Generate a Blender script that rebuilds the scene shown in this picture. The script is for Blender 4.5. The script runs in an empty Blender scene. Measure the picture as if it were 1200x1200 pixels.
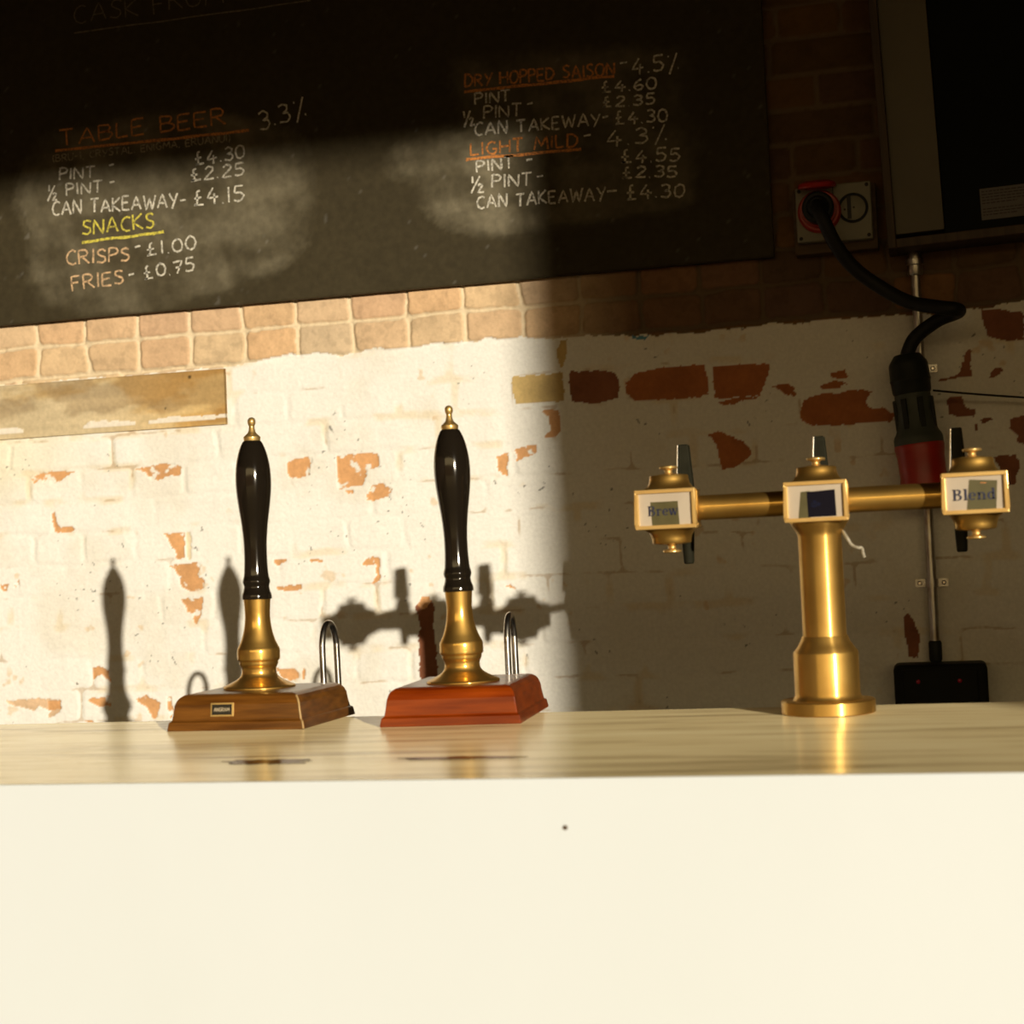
import bpy, bmesh, math, random
import numpy as np
from mathutils import Vector, Matrix
from math import pi, sin, cos, radians

C = bpy.context.scene
COL = C.collection
random.seed(7)

# ------------------------------------------------------------------ camera, sky, sun, exposure
EYE = 1.35                                   # eye height above the floor; the bar top is 1.103
cam_data = bpy.data.cameras.new('camera')
cam = bpy.data.objects.new('camera', cam_data); COL.objects.link(cam)
cam_data.sensor_width = 36.0
cam_data.lens = 36.0 * 1950.0 / 1200.0
cam_data.clip_start = 0.05
_yaw, _roll = radians(14.2), math.atan(-0.047)
_pitch = math.atan(46.0 * cos(_roll) / 1950.0)
_f = Vector((-sin(_yaw) * cos(_pitch), cos(_yaw) * cos(_pitch), sin(_pitch)))
_r = Vector((cos(_yaw), sin(_yaw), 0)); _u = _r.cross(_f)
_ix = _r * cos(_roll) + _u * sin(_roll); _iu = _u * cos(_roll) - _r * sin(_roll)
cam.matrix_world = Matrix(((_ix.x, _iu.x, -_f.x, 0), (_ix.y, _iu.y, -_f.y, 0), (_ix.z, _iu.z, -_f.z, EYE), (0, 0, 0, 1)))
cam_data.dof.use_dof = True
cam_data.dof.focus_distance = 3.1
cam_data.dof.aperture_fstop = 5.6
C.camera = cam

world = bpy.data.worlds.new('evening_sky'); C.world = world; world.use_nodes = True
_bg = world.node_tree.nodes['Background']
_bg.inputs[0].default_value = (1.0, 0.73, 0.34, 1); _bg.inputs[1].default_value = 2.25

SUN = Vector((-0.707, 1.0, -0.146)).normalized()     # where the low sun shines to
sun_data = bpy.data.lights.new('low_sun', 'SUN'); sun = bpy.data.objects.new('low_sun', sun_data); COL.objects.link(sun)
sun.rotation_euler = SUN.to_track_quat('-Z', 'Y').to_euler()
sun.location = (9, -14, 6)
sun_data.energy = 4.5; sun_data.color = (1.0, 0.88, 0.68); sun_data.angle = radians(0.55)

# the door opening of the hall lets the sky in
DX0, DX1, DH = -5.4, 6.525, 3.84
port_data = bpy.data.lights.new('door_daylight', 'AREA'); port = bpy.data.objects.new('door_daylight', port_data); COL.objects.link(port)
port_data.shape = 'RECTANGLE'; port_data.size = DX1 - DX0; port_data.size_y = DH
port.location = ((DX0 + DX1) / 2, -6.55, DH / 2); port.rotation_euler = (radians(90), 0, 0)
port_data.cycles.is_portal = True

C.view_settings.view_transform = 'Standard'
C.view_settings.look = 'None'
C.view_settings.gamma = 1.0
C.view_settings.use_curve_mapping = False
C.view_settings.exposure = 0.0
C.cycles.max_bounces = 10
C.cycles.diffuse_bounces = 6
C.cycles.sample_clamp_indirect = 6.0

# ------------------------------------------------------------------ tables, metres on the brick wall (x along it, z above the floor)
POLY = [
    ('o', [(-2.2141, 1.5893), (-2.2039, 1.6017), (-2.1604, 1.6058), (-2.0934, 1.6041), (-2.1178, 1.5925), (-2.1375, 1.5806), (-2.1568, 1.5774), (-2.1902, 1.5857), (-2.2098, 1.5782)]),
    ('o', [(-1.9329, 1.6013), (-1.9001, 1.6036), (-1.865, 1.608), (-1.8187, 1.6074), (-1.8008, 1.5958), (-1.8063, 1.577), (-1.8317, 1.5763), (-1.8669, 1.5676), (-1.8874, 1.5752), (-1.9007, 1.5909)]),
    ('o', [(-2.1652, 1.4977), (-2.1553, 1.5037), (-2.1517, 1.4775), (-2.138, 1.4639), (-2.1069, 1.4645), (-2.1002, 1.4534), (-2.1315, 1.4484), (-2.1577, 1.4519)]),
    ('o', [(-1.8544, 1.4351), (-1.799, 1.4345), (-1.8042, 1.3712), (-1.825, 1.37), (-1.833, 1.398), (-1.8435, 1.4197)]),
    ('o', [(-1.8442, 1.3539), (-1.7681, 1.3591), (-1.7592, 1.3523), (-1.7716, 1.3317), (-1.7697, 1.3232), (-1.7518, 1.3161), (-1.7572, 1.2974), (-1.7713, 1.2895), (-1.7988, 1.2885), (-1.8121, 1.2996), (-1.8205, 1.3169), (-1.8156, 1.3251), (-1.8309, 1.3427)]),
    ('o', [(-1.8181, 1.2702), (-1.7561, 1.272), (-1.7641, 1.247), (-1.7675, 1.2218), (-1.7797, 1.2054), (-1.7877, 1.231), (-1.8011, 1.2399)]),
    ('m', [(-1.7944, 1.4343), (-1.7829, 1.4359), (-1.786, 1.3683), (-1.7975, 1.3667)]),
    ('o', [(-2.3158, 1.3264), (-2.2938, 1.3277), (-2.2994, 1.3105), (-2.3117, 1.3088)]),
    ('o', [(-2.2741, 1.3312), (-2.2618, 1.3351), (-2.2625, 1.3199), (-2.2747, 1.3182)]),
    ('o', [(-1.52, 1.5941), (-1.5019, 1.6014), (-1.4685, 1.6036), (-1.4531, 1.6006), (-1.4628, 1.5824), (-1.464, 1.5575), (-1.4931, 1.5509), (-1.5174, 1.5543), (-1.5233, 1.5713)]),
    ('o', [(-1.3938, 1.5991), (-1.3368, 1.6019), (-1.287, 1.5989), (-1.2882, 1.5722), (-1.317, 1.5595), (-1.3273, 1.5271), (-1.3623, 1.5228), (-1.393, 1.5224)]),
    ('o', [(-1.3198, 1.5019), (-1.3058, 1.5218), (-1.2752, 1.5283), (-1.2565, 1.5129), (-1.2617, 1.4947), (-1.2877, 1.492), (-1.3032, 1.4846), (-1.3204, 1.4896)]),
    ('o', [(-1.3735, 1.5172), (-1.354, 1.5141), (-1.3566, 1.506), (-1.3717, 1.5089)]),
    ('o', [(-1.569, 1.3566), (-1.5333, 1.3571), (-1.5383, 1.3469), (-1.5586, 1.3415), (-1.5605, 1.3479)]),
    ('o', [(-1.4736, 1.3524), (-1.4361, 1.3528), (-1.4409, 1.3447), (-1.4717, 1.346)]),
    ('o', [(-1.3385, 1.3361), (-1.3226, 1.3498), (-1.2945, 1.3485), (-1.2973, 1.2912), (-1.3169, 1.2879), (-1.3052, 1.3059), (-1.3059, 1.3367), (-1.328, 1.3295)]),
    ('o', [(-1.5655, 1.2897), (-1.4985, 1.2953), (-1.4968, 1.2827), (-1.5281, 1.2778), (-1.5635, 1.2833)]),
    ('d', [(-1.2101, 1.2264), (-1.194, 1.2503), (-1.1768, 1.2516), (-1.1611, 1.2246), (-1.1671, 1.1882), (-1.1615, 1.1271), (-1.1609, 1.0519), (-1.2055, 1.0531), (-1.2062, 1.1285), (-1.2016, 1.1792)]),  # red brick strip, its colour darkened for the column's shadow
    ('o', [(-0.9924, 1.5792), (-0.9673, 1.5818), (-0.9666, 1.5535), (-0.9657, 1.5292), (-0.9822, 1.5322), (-0.992, 1.5449)]),
    ('o', [(-0.9482, 1.5887), (-0.9293, 1.5936), (-0.896, 1.5996), (-0.8947, 1.5834), (-0.9034, 1.5739), (-0.9434, 1.5602)]),
    ('o', [(-0.8779, 1.6747), (-0.8673, 1.6801), (-0.8388, 1.6762), (-0.8377, 1.6561), (-0.8351, 1.6258), (-0.846, 1.6125), (-0.8584, 1.6093), (-0.8748, 1.6103), (-0.8596, 1.6274), (-0.8602, 1.6575)]),
    ('y', [(-0.9461, 1.762), (-0.8223, 1.7612), (-0.8215, 1.695), (-0.943, 1.6972)]),
    ('d', [(-0.808, 1.7621), (-0.7408, 1.7633), (-0.6969, 1.7521), (-0.6901, 1.7258), (-0.6958, 1.6925), (-0.7447, 1.6838), (-0.8012, 1.6917), (-0.8098, 1.7242)]),
    ('r', [(-0.6759, 1.7288), (-0.6508, 1.7488), (-0.5806, 1.7576), (-0.49, 1.7549), (-0.4853, 1.731), (-0.4875, 1.6861), (-0.5448, 1.6822), (-0.654, 1.6837), (-0.6771, 1.7051)]),
    ('r', [(-0.4745, 1.7498), (-0.4043, 1.7506), (-0.3561, 1.749), (-0.3409, 1.744), (-0.3544, 1.7061), (-0.3693, 1.678), (-0.4276, 1.6742), (-0.4702, 1.679)]),
    ('r', [(-0.4667, 1.671), (-0.3694, 1.676), (-0.3794, 1.6689), (-0.4477, 1.6619)]),
    ('r', [(-0.3395, 1.6953), (-0.3009, 1.7004), (-0.2919, 1.6881), (-0.2891, 1.6686), (-0.308, 1.6738), (-0.3265, 1.6867)]),
    ('r', [(-0.2086, 1.7189), (-0.1764, 1.7223), (-0.1714, 1.7085), (-0.1869, 1.7), (-0.2093, 1.7055)]),
    ('r', [(-0.2347, 1.6899), (-0.1964, 1.6988), (-0.1723, 1.6913), (-0.1877, 1.6847), (-0.2257, 1.6816)]),
    ('r', [(-0.2744, 1.6579), (-0.2357, 1.6707), (-0.1413, 1.6738), (-0.119, 1.6703), (-0.1332, 1.6483), (-0.1247, 1.6325), (-0.0968, 1.6306), (-0.0697, 1.6154), (-0.0799, 1.597), (-0.1356, 1.6026), (-0.1733, 1.5973), (-0.2581, 1.6028), (-0.282, 1.6198)]),
    ('r', [(-0.4939, 1.5983), (-0.4664, 1.6005), (-0.432, 1.5866), (-0.413, 1.5777), (-0.3931, 1.5492), (-0.3997, 1.534), (-0.4354, 1.5186), (-0.4648, 1.5144), (-0.4692, 1.544), (-0.4716, 1.5735)]),
    ('d', [(0.1248, 1.8343), (0.2053, 1.8222), (0.2137, 1.8121), (0.211, 1.7598), (0.1751, 1.7588), (0.1361, 1.7712), (0.1231, 1.8005)]),
    ('d', [(0.0789, 1.7189), (0.0895, 1.7465), (0.0983, 1.7421), (0.0954, 1.6856), (0.0718, 1.6854), (0.035, 1.6805), (0.0224, 1.6852), (0.063, 1.6917), (0.0762, 1.7002)]),
    ('d', [(0.1356, 1.6922), (0.1451, 1.7009), (0.1647, 1.6976), (0.1496, 1.6837), (0.1351, 1.6828)]),
    ('d', [(0.0382, 1.6367), (0.0516, 1.649), (0.0697, 1.6459), (0.0813, 1.6243), (0.099, 1.6137), (0.0983, 1.6006), (0.0765, 1.6001), (0.0439, 1.6061)]),
    ('d', [(0.1086, 1.5905), (0.1269, 1.5949), (0.1357, 1.5906), (0.1117, 1.5809)]),
    ('d', [(0.0972, 1.5799), (0.1047, 1.5851), (0.1039, 1.5682), (0.0982, 1.5648)]),
    ('d', [(0.1753, 1.5899), (0.2205, 1.5982), (0.217, 1.5311), (0.1851, 1.5368), (0.1825, 1.5557), (0.1723, 1.5676)]),
    ('d', [(0.1351, 1.508), (0.1802, 1.5109), (0.1883, 1.4955), (0.1768, 1.4456), (0.1586, 1.441)]),
    ('p', [(-2.3168, 1.0282), (-2.2704, 1.0336), (-2.1623, 1.0289), (-2.1561, 1.0072), (-2.1762, 0.9861), (-2.2004, 0.9823), (-2.1874, 1.0036), (-2.223, 1.013), (-2.2356, 1.0025), (-2.2715, 1.0098)]),
    ('o', [(-2.1984, 1.0254), (-2.1576, 1.0266), (-2.1585, 1.0073), (-2.197, 1.0038)]),
    ('o', [(-2.0684, 1.106), (-2.0516, 1.1119), (-2.0239, 1.0983), (-2.0135, 1.0681), (-2.0226, 1.0748), (-2.0455, 1.0903), (-2.0696, 1.0781)]),
    ('o', [(-2.0839, 1.0249), (-2.0622, 1.033), (-2.0197, 1.0341), (-2.0209, 1.0085), (-2.0491, 1.0091)]),
    ('o', [(-1.9499, 1.0239), (-1.9262, 1.0318), (-1.8874, 1.0182), (-1.8937, 0.9802), (-1.9102, 0.9763), (-1.9229, 1.002), (-1.9386, 1.0151)]),
    ('o', [(-1.8662, 1.0261), (-1.8566, 1.0344), (-1.8494, 0.9898), (-1.857, 0.9752), (-1.8652, 0.9965)]),
    ('o', [(-2.1029, 0.9717), (-2.0742, 0.9775), (-2.0699, 0.9689)]),
    ('o', [(-1.5747, 1.092), (-1.526, 1.0865), (-1.5152, 1.08), (-1.5159, 1.0655), (-1.5339, 1.0597), (-1.5602, 1.0687)]),
    ('o', [(-1.5036, 1.0921), (-1.4972, 1.0857), (-1.5006, 1.0609), (-1.5095, 1.0591)]),
    ('d', [(-0.0782, 1.1596), (-0.0664, 1.1725), (-0.0564, 1.1532), (-0.0433, 1.1206), (-0.0512, 1.0736), (-0.0715, 1.0742), (-0.0732, 1.1121)]),
    ('o', [(-1.2055, 1.2324), (-1.1939, 1.2523), (-1.1767, 1.2537), (-1.1688, 1.2411), (-1.1823, 1.2274), (-1.1952, 1.2238)]),  # top of the same red strip, lighter colour for the sun
    ('o', [(-0.9908, 1.2686), (-0.9741, 1.2699), (-0.962, 1.2614), (-0.9603, 1.2533), (-0.9745, 1.2619)]),
    ('b', [(-0.6565, 1.8365), (-0.6167, 1.8334), (-0.6271, 1.8243), (-0.653, 1.8263)]),
    ('y', [(-0.8289, 1.8359), (-0.8104, 1.8384), (-0.813, 1.7845), (-0.828, 1.7716), (-0.8329, 1.796)]),
    ('w', [(-2.1127, 1.0707), (-2.1079, 1.0727), (-2.1033, 1.0683), (-2.1082, 1.0641)]),
]
BOUND = [
    (-2.4439, 1.8272),
    (-2.2956, 1.8344),
    (-1.9599, 1.8324),
    (-1.6776, 1.8355),
    (-1.5913, 1.8418),
    (-1.49, 1.8552),
    (-1.4017, 1.8507),
    (-1.3693, 1.8379),
    (-1.3359, 1.852),
    (-1.2167, 1.8512),
    (-1.1481, 1.8522),
    (-1.1267, 1.8546),
    (-1.0673, 1.8542),
    (-0.9417, 1.8526),
    (-0.8592, 1.8462),
    (-0.8182, 1.8451),
    (-0.737, 1.8408),
    (-0.5769, 1.8323),
    (-0.4391, 1.8333),
    (-0.3036, 1.8363),
    (-0.1518, 1.8358),
    (-0.0401, 1.8325),
    (0.0518, 1.8289),
    (0.2154, 1.8457),
    (0.3222, 1.848),
]
TEXT = [
    ('CASK FROM', -2.0297, 2.7265, -1.6238, 2.7268, 0.0445, 'd'),
    ('_', -2.0307, 2.7028, -1.3971, 2.7041, 0.0, 'd'),
    ('TABLE BEER', -2.0814, 2.423, -1.633, 2.4302, 0.0382, 'o'),
    ('_', -2.0962, 2.4115, -1.571, 2.4067, 0.0, 'o'),
    ('3.3%', -1.542, 2.4056, -1.4191, 2.4235, 0.0456, 'w'),
    ('(BRU-1, CRYSTAL, ENIGMA, ERUANUI)', -2.1046, 2.3843, -1.6215, 2.3858, 0.017, 'g'),
    ('PINT', -2.0877, 2.3371, -1.9906, 2.3337, 0.0279, 'w'),
    ('-', -1.95, 2.3489, -1.9359, 2.3496, 0.0277, 'w'),
    ('£4.30', -1.7169, 2.3357, -1.5852, 2.3431, 0.0304, 'w'),
    ('½', -2.1233, 2.2887, -2.0946, 2.288, 0.0366, 'w'),
    ('PINT', -2.0704, 2.2965, -1.9712, 2.2953, 0.0278, 'w'),
    ('-', -1.9496, 2.306, -1.9355, 2.3067, 0.0277, 'w'),
    ('£2.25', -1.73, 2.2978, -1.5895, 2.2994, 0.0304, 'w'),
    ('CAN TAKEAWAY-', -2.113, 2.2509, -1.7465, 2.237, 0.034, 'w'),
    ('£4.15', -1.726, 2.2372, -1.5924, 2.2368, 0.0377, 'w'),
    ('SNACKS', -2.03, 2.1935, -1.8337, 2.1923, 0.0362, 'y'),
    ('_', -2.0332, 2.1744, -1.8089, 2.1793, 0.0, 'y'),
    ('CRISPS', -2.0784, 2.1203, -1.9044, 2.1178, 0.0342, 'p'),
    ('-', -1.8873, 2.1354, -1.8709, 2.1382, 0.0297, 'w'),
    ('£1.00', -1.8576, 2.1243, -1.7241, 2.1292, 0.0316, 'w'),
    ('FRIES', -2.0646, 2.0566, -1.9232, 2.0618, 0.0341, 'p'),
    ('-', -1.9089, 2.0691, -1.8926, 2.0698, 0.0297, 'w'),
    ('£0.75', -1.8671, 2.0676, -1.7311, 2.077, 0.0316, 'w'),
    ('DRY HOPPED SAISON', -1.0201, 2.4506, -0.6618, 2.4392, 0.0279, 'o'),
    ('_', -1.0227, 2.4397, -0.662, 2.4353, 0.0, 'o'),
    ('-', -0.6492, 2.4497, -0.6312, 2.4495, 0.0276, 'w'),
    ('4.5%', -0.62, 2.4344, -0.5112, 2.4335, 0.0353, 'w'),
    ('PINT', -0.9971, 2.4074, -0.9119, 2.4059, 0.0261, 'w'),
    ('£4.60', -0.6938, 2.4012, -0.5664, 2.3946, 0.0256, 'w'),
    ('½', -1.0268, 2.3559, -0.9973, 2.3588, 0.0342, 'w'),
    ('PINT', -0.9779, 2.3708, -0.8869, 2.3668, 0.0281, 'w'),
    ('-', -0.8717, 2.3832, -0.8573, 2.3836, 0.024, 'w'),
    ('£2.35', -0.6935, 2.3654, -0.572, 2.3597, 0.0236, 'w'),
    ('CAN TAKEWAY', -1.0027, 2.333, -0.7016, 2.3245, 0.0289, 'w'),
    ('-', -0.6952, 2.3317, -0.6811, 2.3322, 0.0237, 'w'),
    ('£4.30', -0.6655, 2.3225, -0.5445, 2.3172, 0.0285, 'w'),
    ('LIGHT MILD', -1.0133, 2.2875, -0.7561, 2.2826, 0.029, 'o'),
    ('_', -1.0263, 2.2787, -0.7484, 2.2748, 0.0, 'o'),
    ('-', -0.7413, 2.2949, -0.7232, 2.295, 0.0237, 'w'),
    ('4.3%', -0.6859, 2.2751, -0.5468, 2.2702, 0.0353, 'w'),
    ('PINT', -1.0007, 2.2457, -0.9103, 2.2465, 0.0271, 'w'),
    ('-', -0.8801, 2.2515, -0.8637, 2.2518, 0.0239, 'w'),
    ('£4.55', -0.6559, 2.2323, -0.5215, 2.2243, 0.0294, 'w'),
    ('½', -1.0177, 2.1968, -0.9842, 2.1975, 0.0362, 'w'),
    ('PINT', -0.9651, 2.2057, -0.8703, 2.2003, 0.029, 'w'),
    ('-', -0.8575, 2.211, -0.8411, 2.2114, 0.0239, 'w'),
    ('£2.35', -0.6557, 2.1967, -0.5293, 2.1878, 0.0255, 'w'),
    ('CAN TAKEAWAY', -1.0048, 2.1591, -0.698, 2.1513, 0.0299, 'w'),
    ('-', -0.6936, 2.1588, -0.6696, 2.1585, 0.0236, 'w'),
    ('£4.30', -0.6482, 2.1465, -0.5139, 2.1412, 0.0313, 'w'),
]
DUST = [
    (0.75, [(-2.1691, 2.3909), (-2.1065, 2.4494), (-1.892, 2.4907), (-1.5519, 2.4319), (-1.4433, 2.3783), (-1.4172, 2.23), (-1.4339, 2.1071), (-1.525, 2.0528), (-1.684, 2.014), (-1.9145, 1.997), (-2.126, 2.0143), (-2.1826, 2.0883), (-2.1658, 2.1952), (-2.21, 2.2863)]),
    (0.5, [(-2.1707, 2.0872), (-2.0528, 2.0556), (-1.8426, 2.0485), (-1.7066, 2.0159), (-1.7991, 1.9919), (-2.1258, 2.0186)]),
    (0.8, [(-2.0648, 2.3153), (-1.5791, 2.3299), (-1.5616, 2.2233), (-1.7249, 2.1124), (-2.0451, 2.2272)]),
    (1.15, [(-1.2075, 2.3017), (-1.163, 2.3379), (-0.9935, 2.3502), (-0.829, 2.3324), (-0.8407, 2.0933), (-0.9439, 2.0868), (-1.0473, 2.1024), (-1.0985, 2.1336), (-1.128, 2.1812), (-1.1361, 2.233), (-1.1886, 2.2485), (-1.213, 2.2756)]),
    (0.6, [(-1.0265, 2.5367), (-0.5013, 2.4736), (-0.4993, 2.1201), (-0.8399, 2.1092), (-1.0042, 2.1287)]),
]

WY = 3.8                                      # face of the back wall
BAR0, BAR1, BARZ = 1.757, 2.47, EYE - 0.247   # worktop front edge, rear edge, top

# ------------------------------------------------------------------ materials
def mat(name, col, rough=0.6, metal=0.0, noise=None, bump=None, coat=0.0, spec=0.5):
    """noise = (scale xyz, second colour, low, high); bump = (scale, distance)"""
    m = bpy.data.materials.new(name); m.use_nodes = True
    nt = m.node_tree; b = nt.nodes['Principled BSDF']
    b.inputs['Base Color'].default_value = (*col, 1)
    b.inputs['Roughness'].default_value = rough
    b.inputs['Metallic'].default_value = metal
    b.inputs['Coat Weight'].default_value = coat
    b.inputs['Coat Roughness'].default_value = 0.08
    b.inputs['Specular IOR Level'].default_value = spec
    if noise or bump:
        tc = nt.nodes.new('ShaderNodeTexCoord')
    if noise:
        sc, c2, lo, hi = noise
        mp = nt.nodes.new('ShaderNodeMapping'); mp.inputs['Scale'].default_value = sc
        nt.links.new(tc.outputs['Object'], mp.inputs['Vector'])
        n = nt.nodes.new('ShaderNodeTexNoise'); n.inputs['Scale'].default_value = 1.0; n.inputs['Detail'].default_value = 6
        nt.links.new(mp.outputs[0], n.inputs['Vector'])
        r = nt.nodes.new('ShaderNodeMapRange'); r.inputs[1].default_value = lo; r.inputs[2].default_value = hi
        nt.links.new(n.outputs[0], r.inputs[0])
        x = nt.nodes.new('ShaderNodeMix'); x.data_type = 'RGBA'
        nt.links.new(r.outputs[0], x.inputs[0])
        x.inputs[6].default_value = (*col, 1); x.inputs[7].default_value = (*c2, 1)
        nt.links.new(x.outputs[2], b.inputs['Base Color'])
    if bump:
        n2 = nt.nodes.new('ShaderNodeTexNoise'); n2.inputs['Scale'].default_value = bump[0]; n2.inputs['Detail'].default_value = 5
        nt.links.new(tc.outputs['Object'], n2.inputs['Vector'])
        bp = nt.nodes.new('ShaderNodeBump'); bp.inputs['Distance'].default_value = bump[1]; bp.inputs['Strength'].default_value = 1.0
        nt.links.new(n2.outputs[0], bp.inputs['Height']); nt.links.new(bp.outputs[0], b.inputs['Normal'])
    return m

def attr_mat(name, rough, scale, amount, bumpd, spec=0.3):
    """surface whose own colour comes from the mesh attribute 'albedo', broken up by fine noise"""
    m = bpy.data.materials.new(name); m.use_nodes = True
    nt = m.node_tree; b = nt.nodes['Principled BSDF']; b.inputs['Roughness'].default_value = rough
    b.inputs['Specular IOR Level'].default_value = spec
    a = nt.nodes.new('ShaderNodeAttribute'); a.attribute_name = 'albedo'
    tc = nt.nodes.new('ShaderNodeTexCoord')
    n = nt.nodes.new('ShaderNodeTexNoise'); n.inputs['Scale'].default_value = scale; n.inputs['Detail'].default_value = 6
    nt.links.new(tc.outputs['Object'], n.inputs['Vector'])
    r = nt.nodes.new('ShaderNodeMapRange'); r.inputs[1].default_value = 0.3; r.inputs[2].default_value = 0.7
    r.inputs[3].default_value = 1 - amount; r.inputs[4].default_value = 1.0
    nt.links.new(n.outputs[0], r.inputs[0])
    x = nt.nodes.new('ShaderNodeVectorMath'); x.operation = 'SCALE'
    nt.links.new(a.outputs['Color'], x.inputs[0]); nt.links.new(r.outputs[0], x.inputs['Scale'])
    nt.links.new(x.outputs[0], b.inputs['Base Color'])
    bp = nt.nodes.new('ShaderNodeBump'); bp.inputs['Distance'].default_value = bumpd
    nt.links.new(n.outputs[0], bp.inputs['Height']); nt.links.new(bp.outputs[0], b.inputs['Normal'])
    return m

def brass_mat(name, c1, c2, r1, r2, turned=0.0):
    """lacquered brass: a tight lobe over a broad brushed one"""
    m = mat(name, c1, r1, 1.0, noise=((14, 14, 14), c2, 0.42, 0.7), bump=(160, 0.00005))
    nt = m.node_tree; b = nt.nodes['Principled BSDF']; out = nt.nodes['Material Output']
    b2 = nt.nodes.new('ShaderNodeBsdfPrincipled'); b2.inputs['Metallic'].default_value = 1.0; b2.inputs['Roughness'].default_value = r2
    for k in ('Base Color', 'Normal'):
        if b.inputs[k].links: nt.links.new(b.inputs[k].links[0].from_socket, b2.inputs[k])
    if turned:                                                       # lathe turned: fine grooves run round the axis
        tg = nt.nodes.new('ShaderNodeTangent'); tg.direction_type = 'RADIAL'; tg.axis = 'Z'
        b.inputs['Anisotropic'].default_value = turned; b.inputs['Anisotropic Rotation'].default_value = 0.25; nt.links.new(tg.outputs[0], b.inputs['Tangent'])
    x = nt.nodes.new('ShaderNodeMixShader'); x.inputs[0].default_value = 0.47
    nt.links.new(b.outputs[0], x.inputs[1]); nt.links.new(b2.outputs[0], x.inputs[2]); nt.links.new(x.outputs[0], out.inputs['Surface'])
    return m
M = {}
M['brass'] = brass_mat('brass', (0.70, 0.445, 0.12), (0.56, 0.33, 0.08), 0.14, 0.56)
M['turned_brass'] = brass_mat('turned_brass', (0.74, 0.475, 0.135), (0.60, 0.36, 0.09), 0.27, 0.56, 0.85)
M['bright_brass'] = brass_mat('polished_brass', (0.92, 0.68, 0.29), (0.78, 0.53, 0.19), 0.16, 0.66)
M['black_gloss'] = mat('black_glossy_handle', (0.012, 0.009, 0.006), 0.10, 0.0, coat=0.25, bump=(12, 0.0002), spec=0.4)
M['oak'] = mat('varnished_brown_wood', (0.185, 0.070, 0.010), 0.3, noise=((9, 30, 110), (0.088, 0.030, 0.004), 0.35, 0.65), coat=0.15, spec=0.35)
M['mahogany'] = mat('varnished_red_wood', (0.29, 0.046, 0.0025), 0.28, noise=((7, 30, 90), (0.15, 0.018, 0.001), 0.35, 0.65), coat=0.12, spec=0.3)
M['edge_wood'] = mat('pale_wood_edge', (0.50, 0.34, 0.15), 0.4, noise=((60, 60, 60), (0.38, 0.22, 0.08), 0.4, 0.7))
M['steel'] = mat('steel', (0.80, 0.77, 0.72), 0.26, 1.0, noise=((40, 40, 40), (0.48, 0.46, 0.42), 0.4, 0.7))
M['galv'] = mat('galvanised_steel', (0.50, 0.49, 0.46), 0.36, 1.0, noise=((60, 60, 18), (0.28, 0.22, 0.15), 0.45, 0.7))
M['tap_black'] = mat('black_tap_plastic', (0.014, 0.0135, 0.007), 0.75, noise=((50, 50, 50), (0.02, 0.019, 0.011), 0.4, 0.7), spec=0.12)
M['cable'] = mat('black_rubber', (0.008, 0.0078, 0.007), 0.6, bump=(90, 0.0003), spec=0.3)
M['grey_plastic'] = mat('grey_green_plastic', (0.062, 0.072, 0.058), 0.55, noise=((30, 30, 30), (0.045, 0.052, 0.042), 0.4, 0.7), spec=0.3)
M['dark_plastic'] = mat('dark_grey_plastic', (0.016, 0.019, 0.016), 0.55, noise=((30, 30, 30), (0.011, 0.013, 0.011), 0.4, 0.7), spec=0.25)
M['black_plastic'] = mat('black_plastic', (0.008, 0.008, 0.006), 0.6, noise=((30, 30, 30), (0.006, 0.006, 0.005), 0.4, 0.7), spec=0.15)
M['red_plastic'] = mat('red_plastic', (0.42, 0.022, 0.012), 0.38, noise=((20, 20, 20), (0.33, 0.014, 0.008), 0.4, 0.7))
M['cream_plastic'] = mat('cream_plastic', (0.21, 0.20, 0.145), 0.5, noise=((20, 20, 20), (0.18, 0.17, 0.12), 0.4, 0.7))
M['screw_dark'] = mat('dark_screw', (0.02, 0.018, 0.015), 0.5, 0.5)
M['ply'] = mat('brown_plywood', (0.10, 0.06, 0.025), 0.7, noise=((8, 8, 60), (0.065, 0.036, 0.014), 0.4, 0.65))
M['frame_wood'] = mat('dark_brown_frame_wood', (0.065, 0.038, 0.017), 0.6, noise=((60, 20, 6), (0.04, 0.022, 0.01), 0.4, 0.65))
M['cream_board'] = mat('cream_painted_board', (0.125, 0.11, 0.075), 0.6, noise=((6, 6, 3), (0.105, 0.092, 0.062), 0.4, 0.65))
M['black_panel'] = mat('black_green_panel', (0.005, 0.007, 0.005), 0.7, noise=((5, 5, 5), (0.007, 0.009, 0.007), 0.4, 0.65), spec=0.12)
M['paper'] = mat('white_paper', (0.165, 0.155, 0.15), 0.8, noise=((9, 9, 9), (0.145, 0.135, 0.13), 0.4, 0.65))
M['ink'] = mat('grey_print', (0.06, 0.055, 0.055), 0.8)
M['front'] = mat('cream_painted_bar_front', (0.718, 0.785, 0.85), 0.6, noise=((3, 3, 1.5), (0.70, 0.767, 0.825), 0.35, 0.7), bump=(6, 0.0006))
M['carcass'] = mat('plywood_carcass', (0.30, 0.21, 0.12), 0.7, noise=((4, 4, 40), (0.22, 0.14, 0.07), 0.4, 0.65))
M['plate'] = mat('white_sign_enamel', (0.50, 0.43, 0.34), 0.18, noise=((20, 20, 20), (0.45, 0.38, 0.30), 0.4, 0.7))
M['navy'] = mat('navy_lettering', (0.015, 0.020, 0.055), 0.4)
M['olive'] = mat('grey_green_reflection', (0.085, 0.074, 0.026), 0.4, noise=((60, 60, 60), (0.07, 0.06, 0.02), 0.4, 0.7))  # reflections in the sign plates, painted as flat grey green
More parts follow.
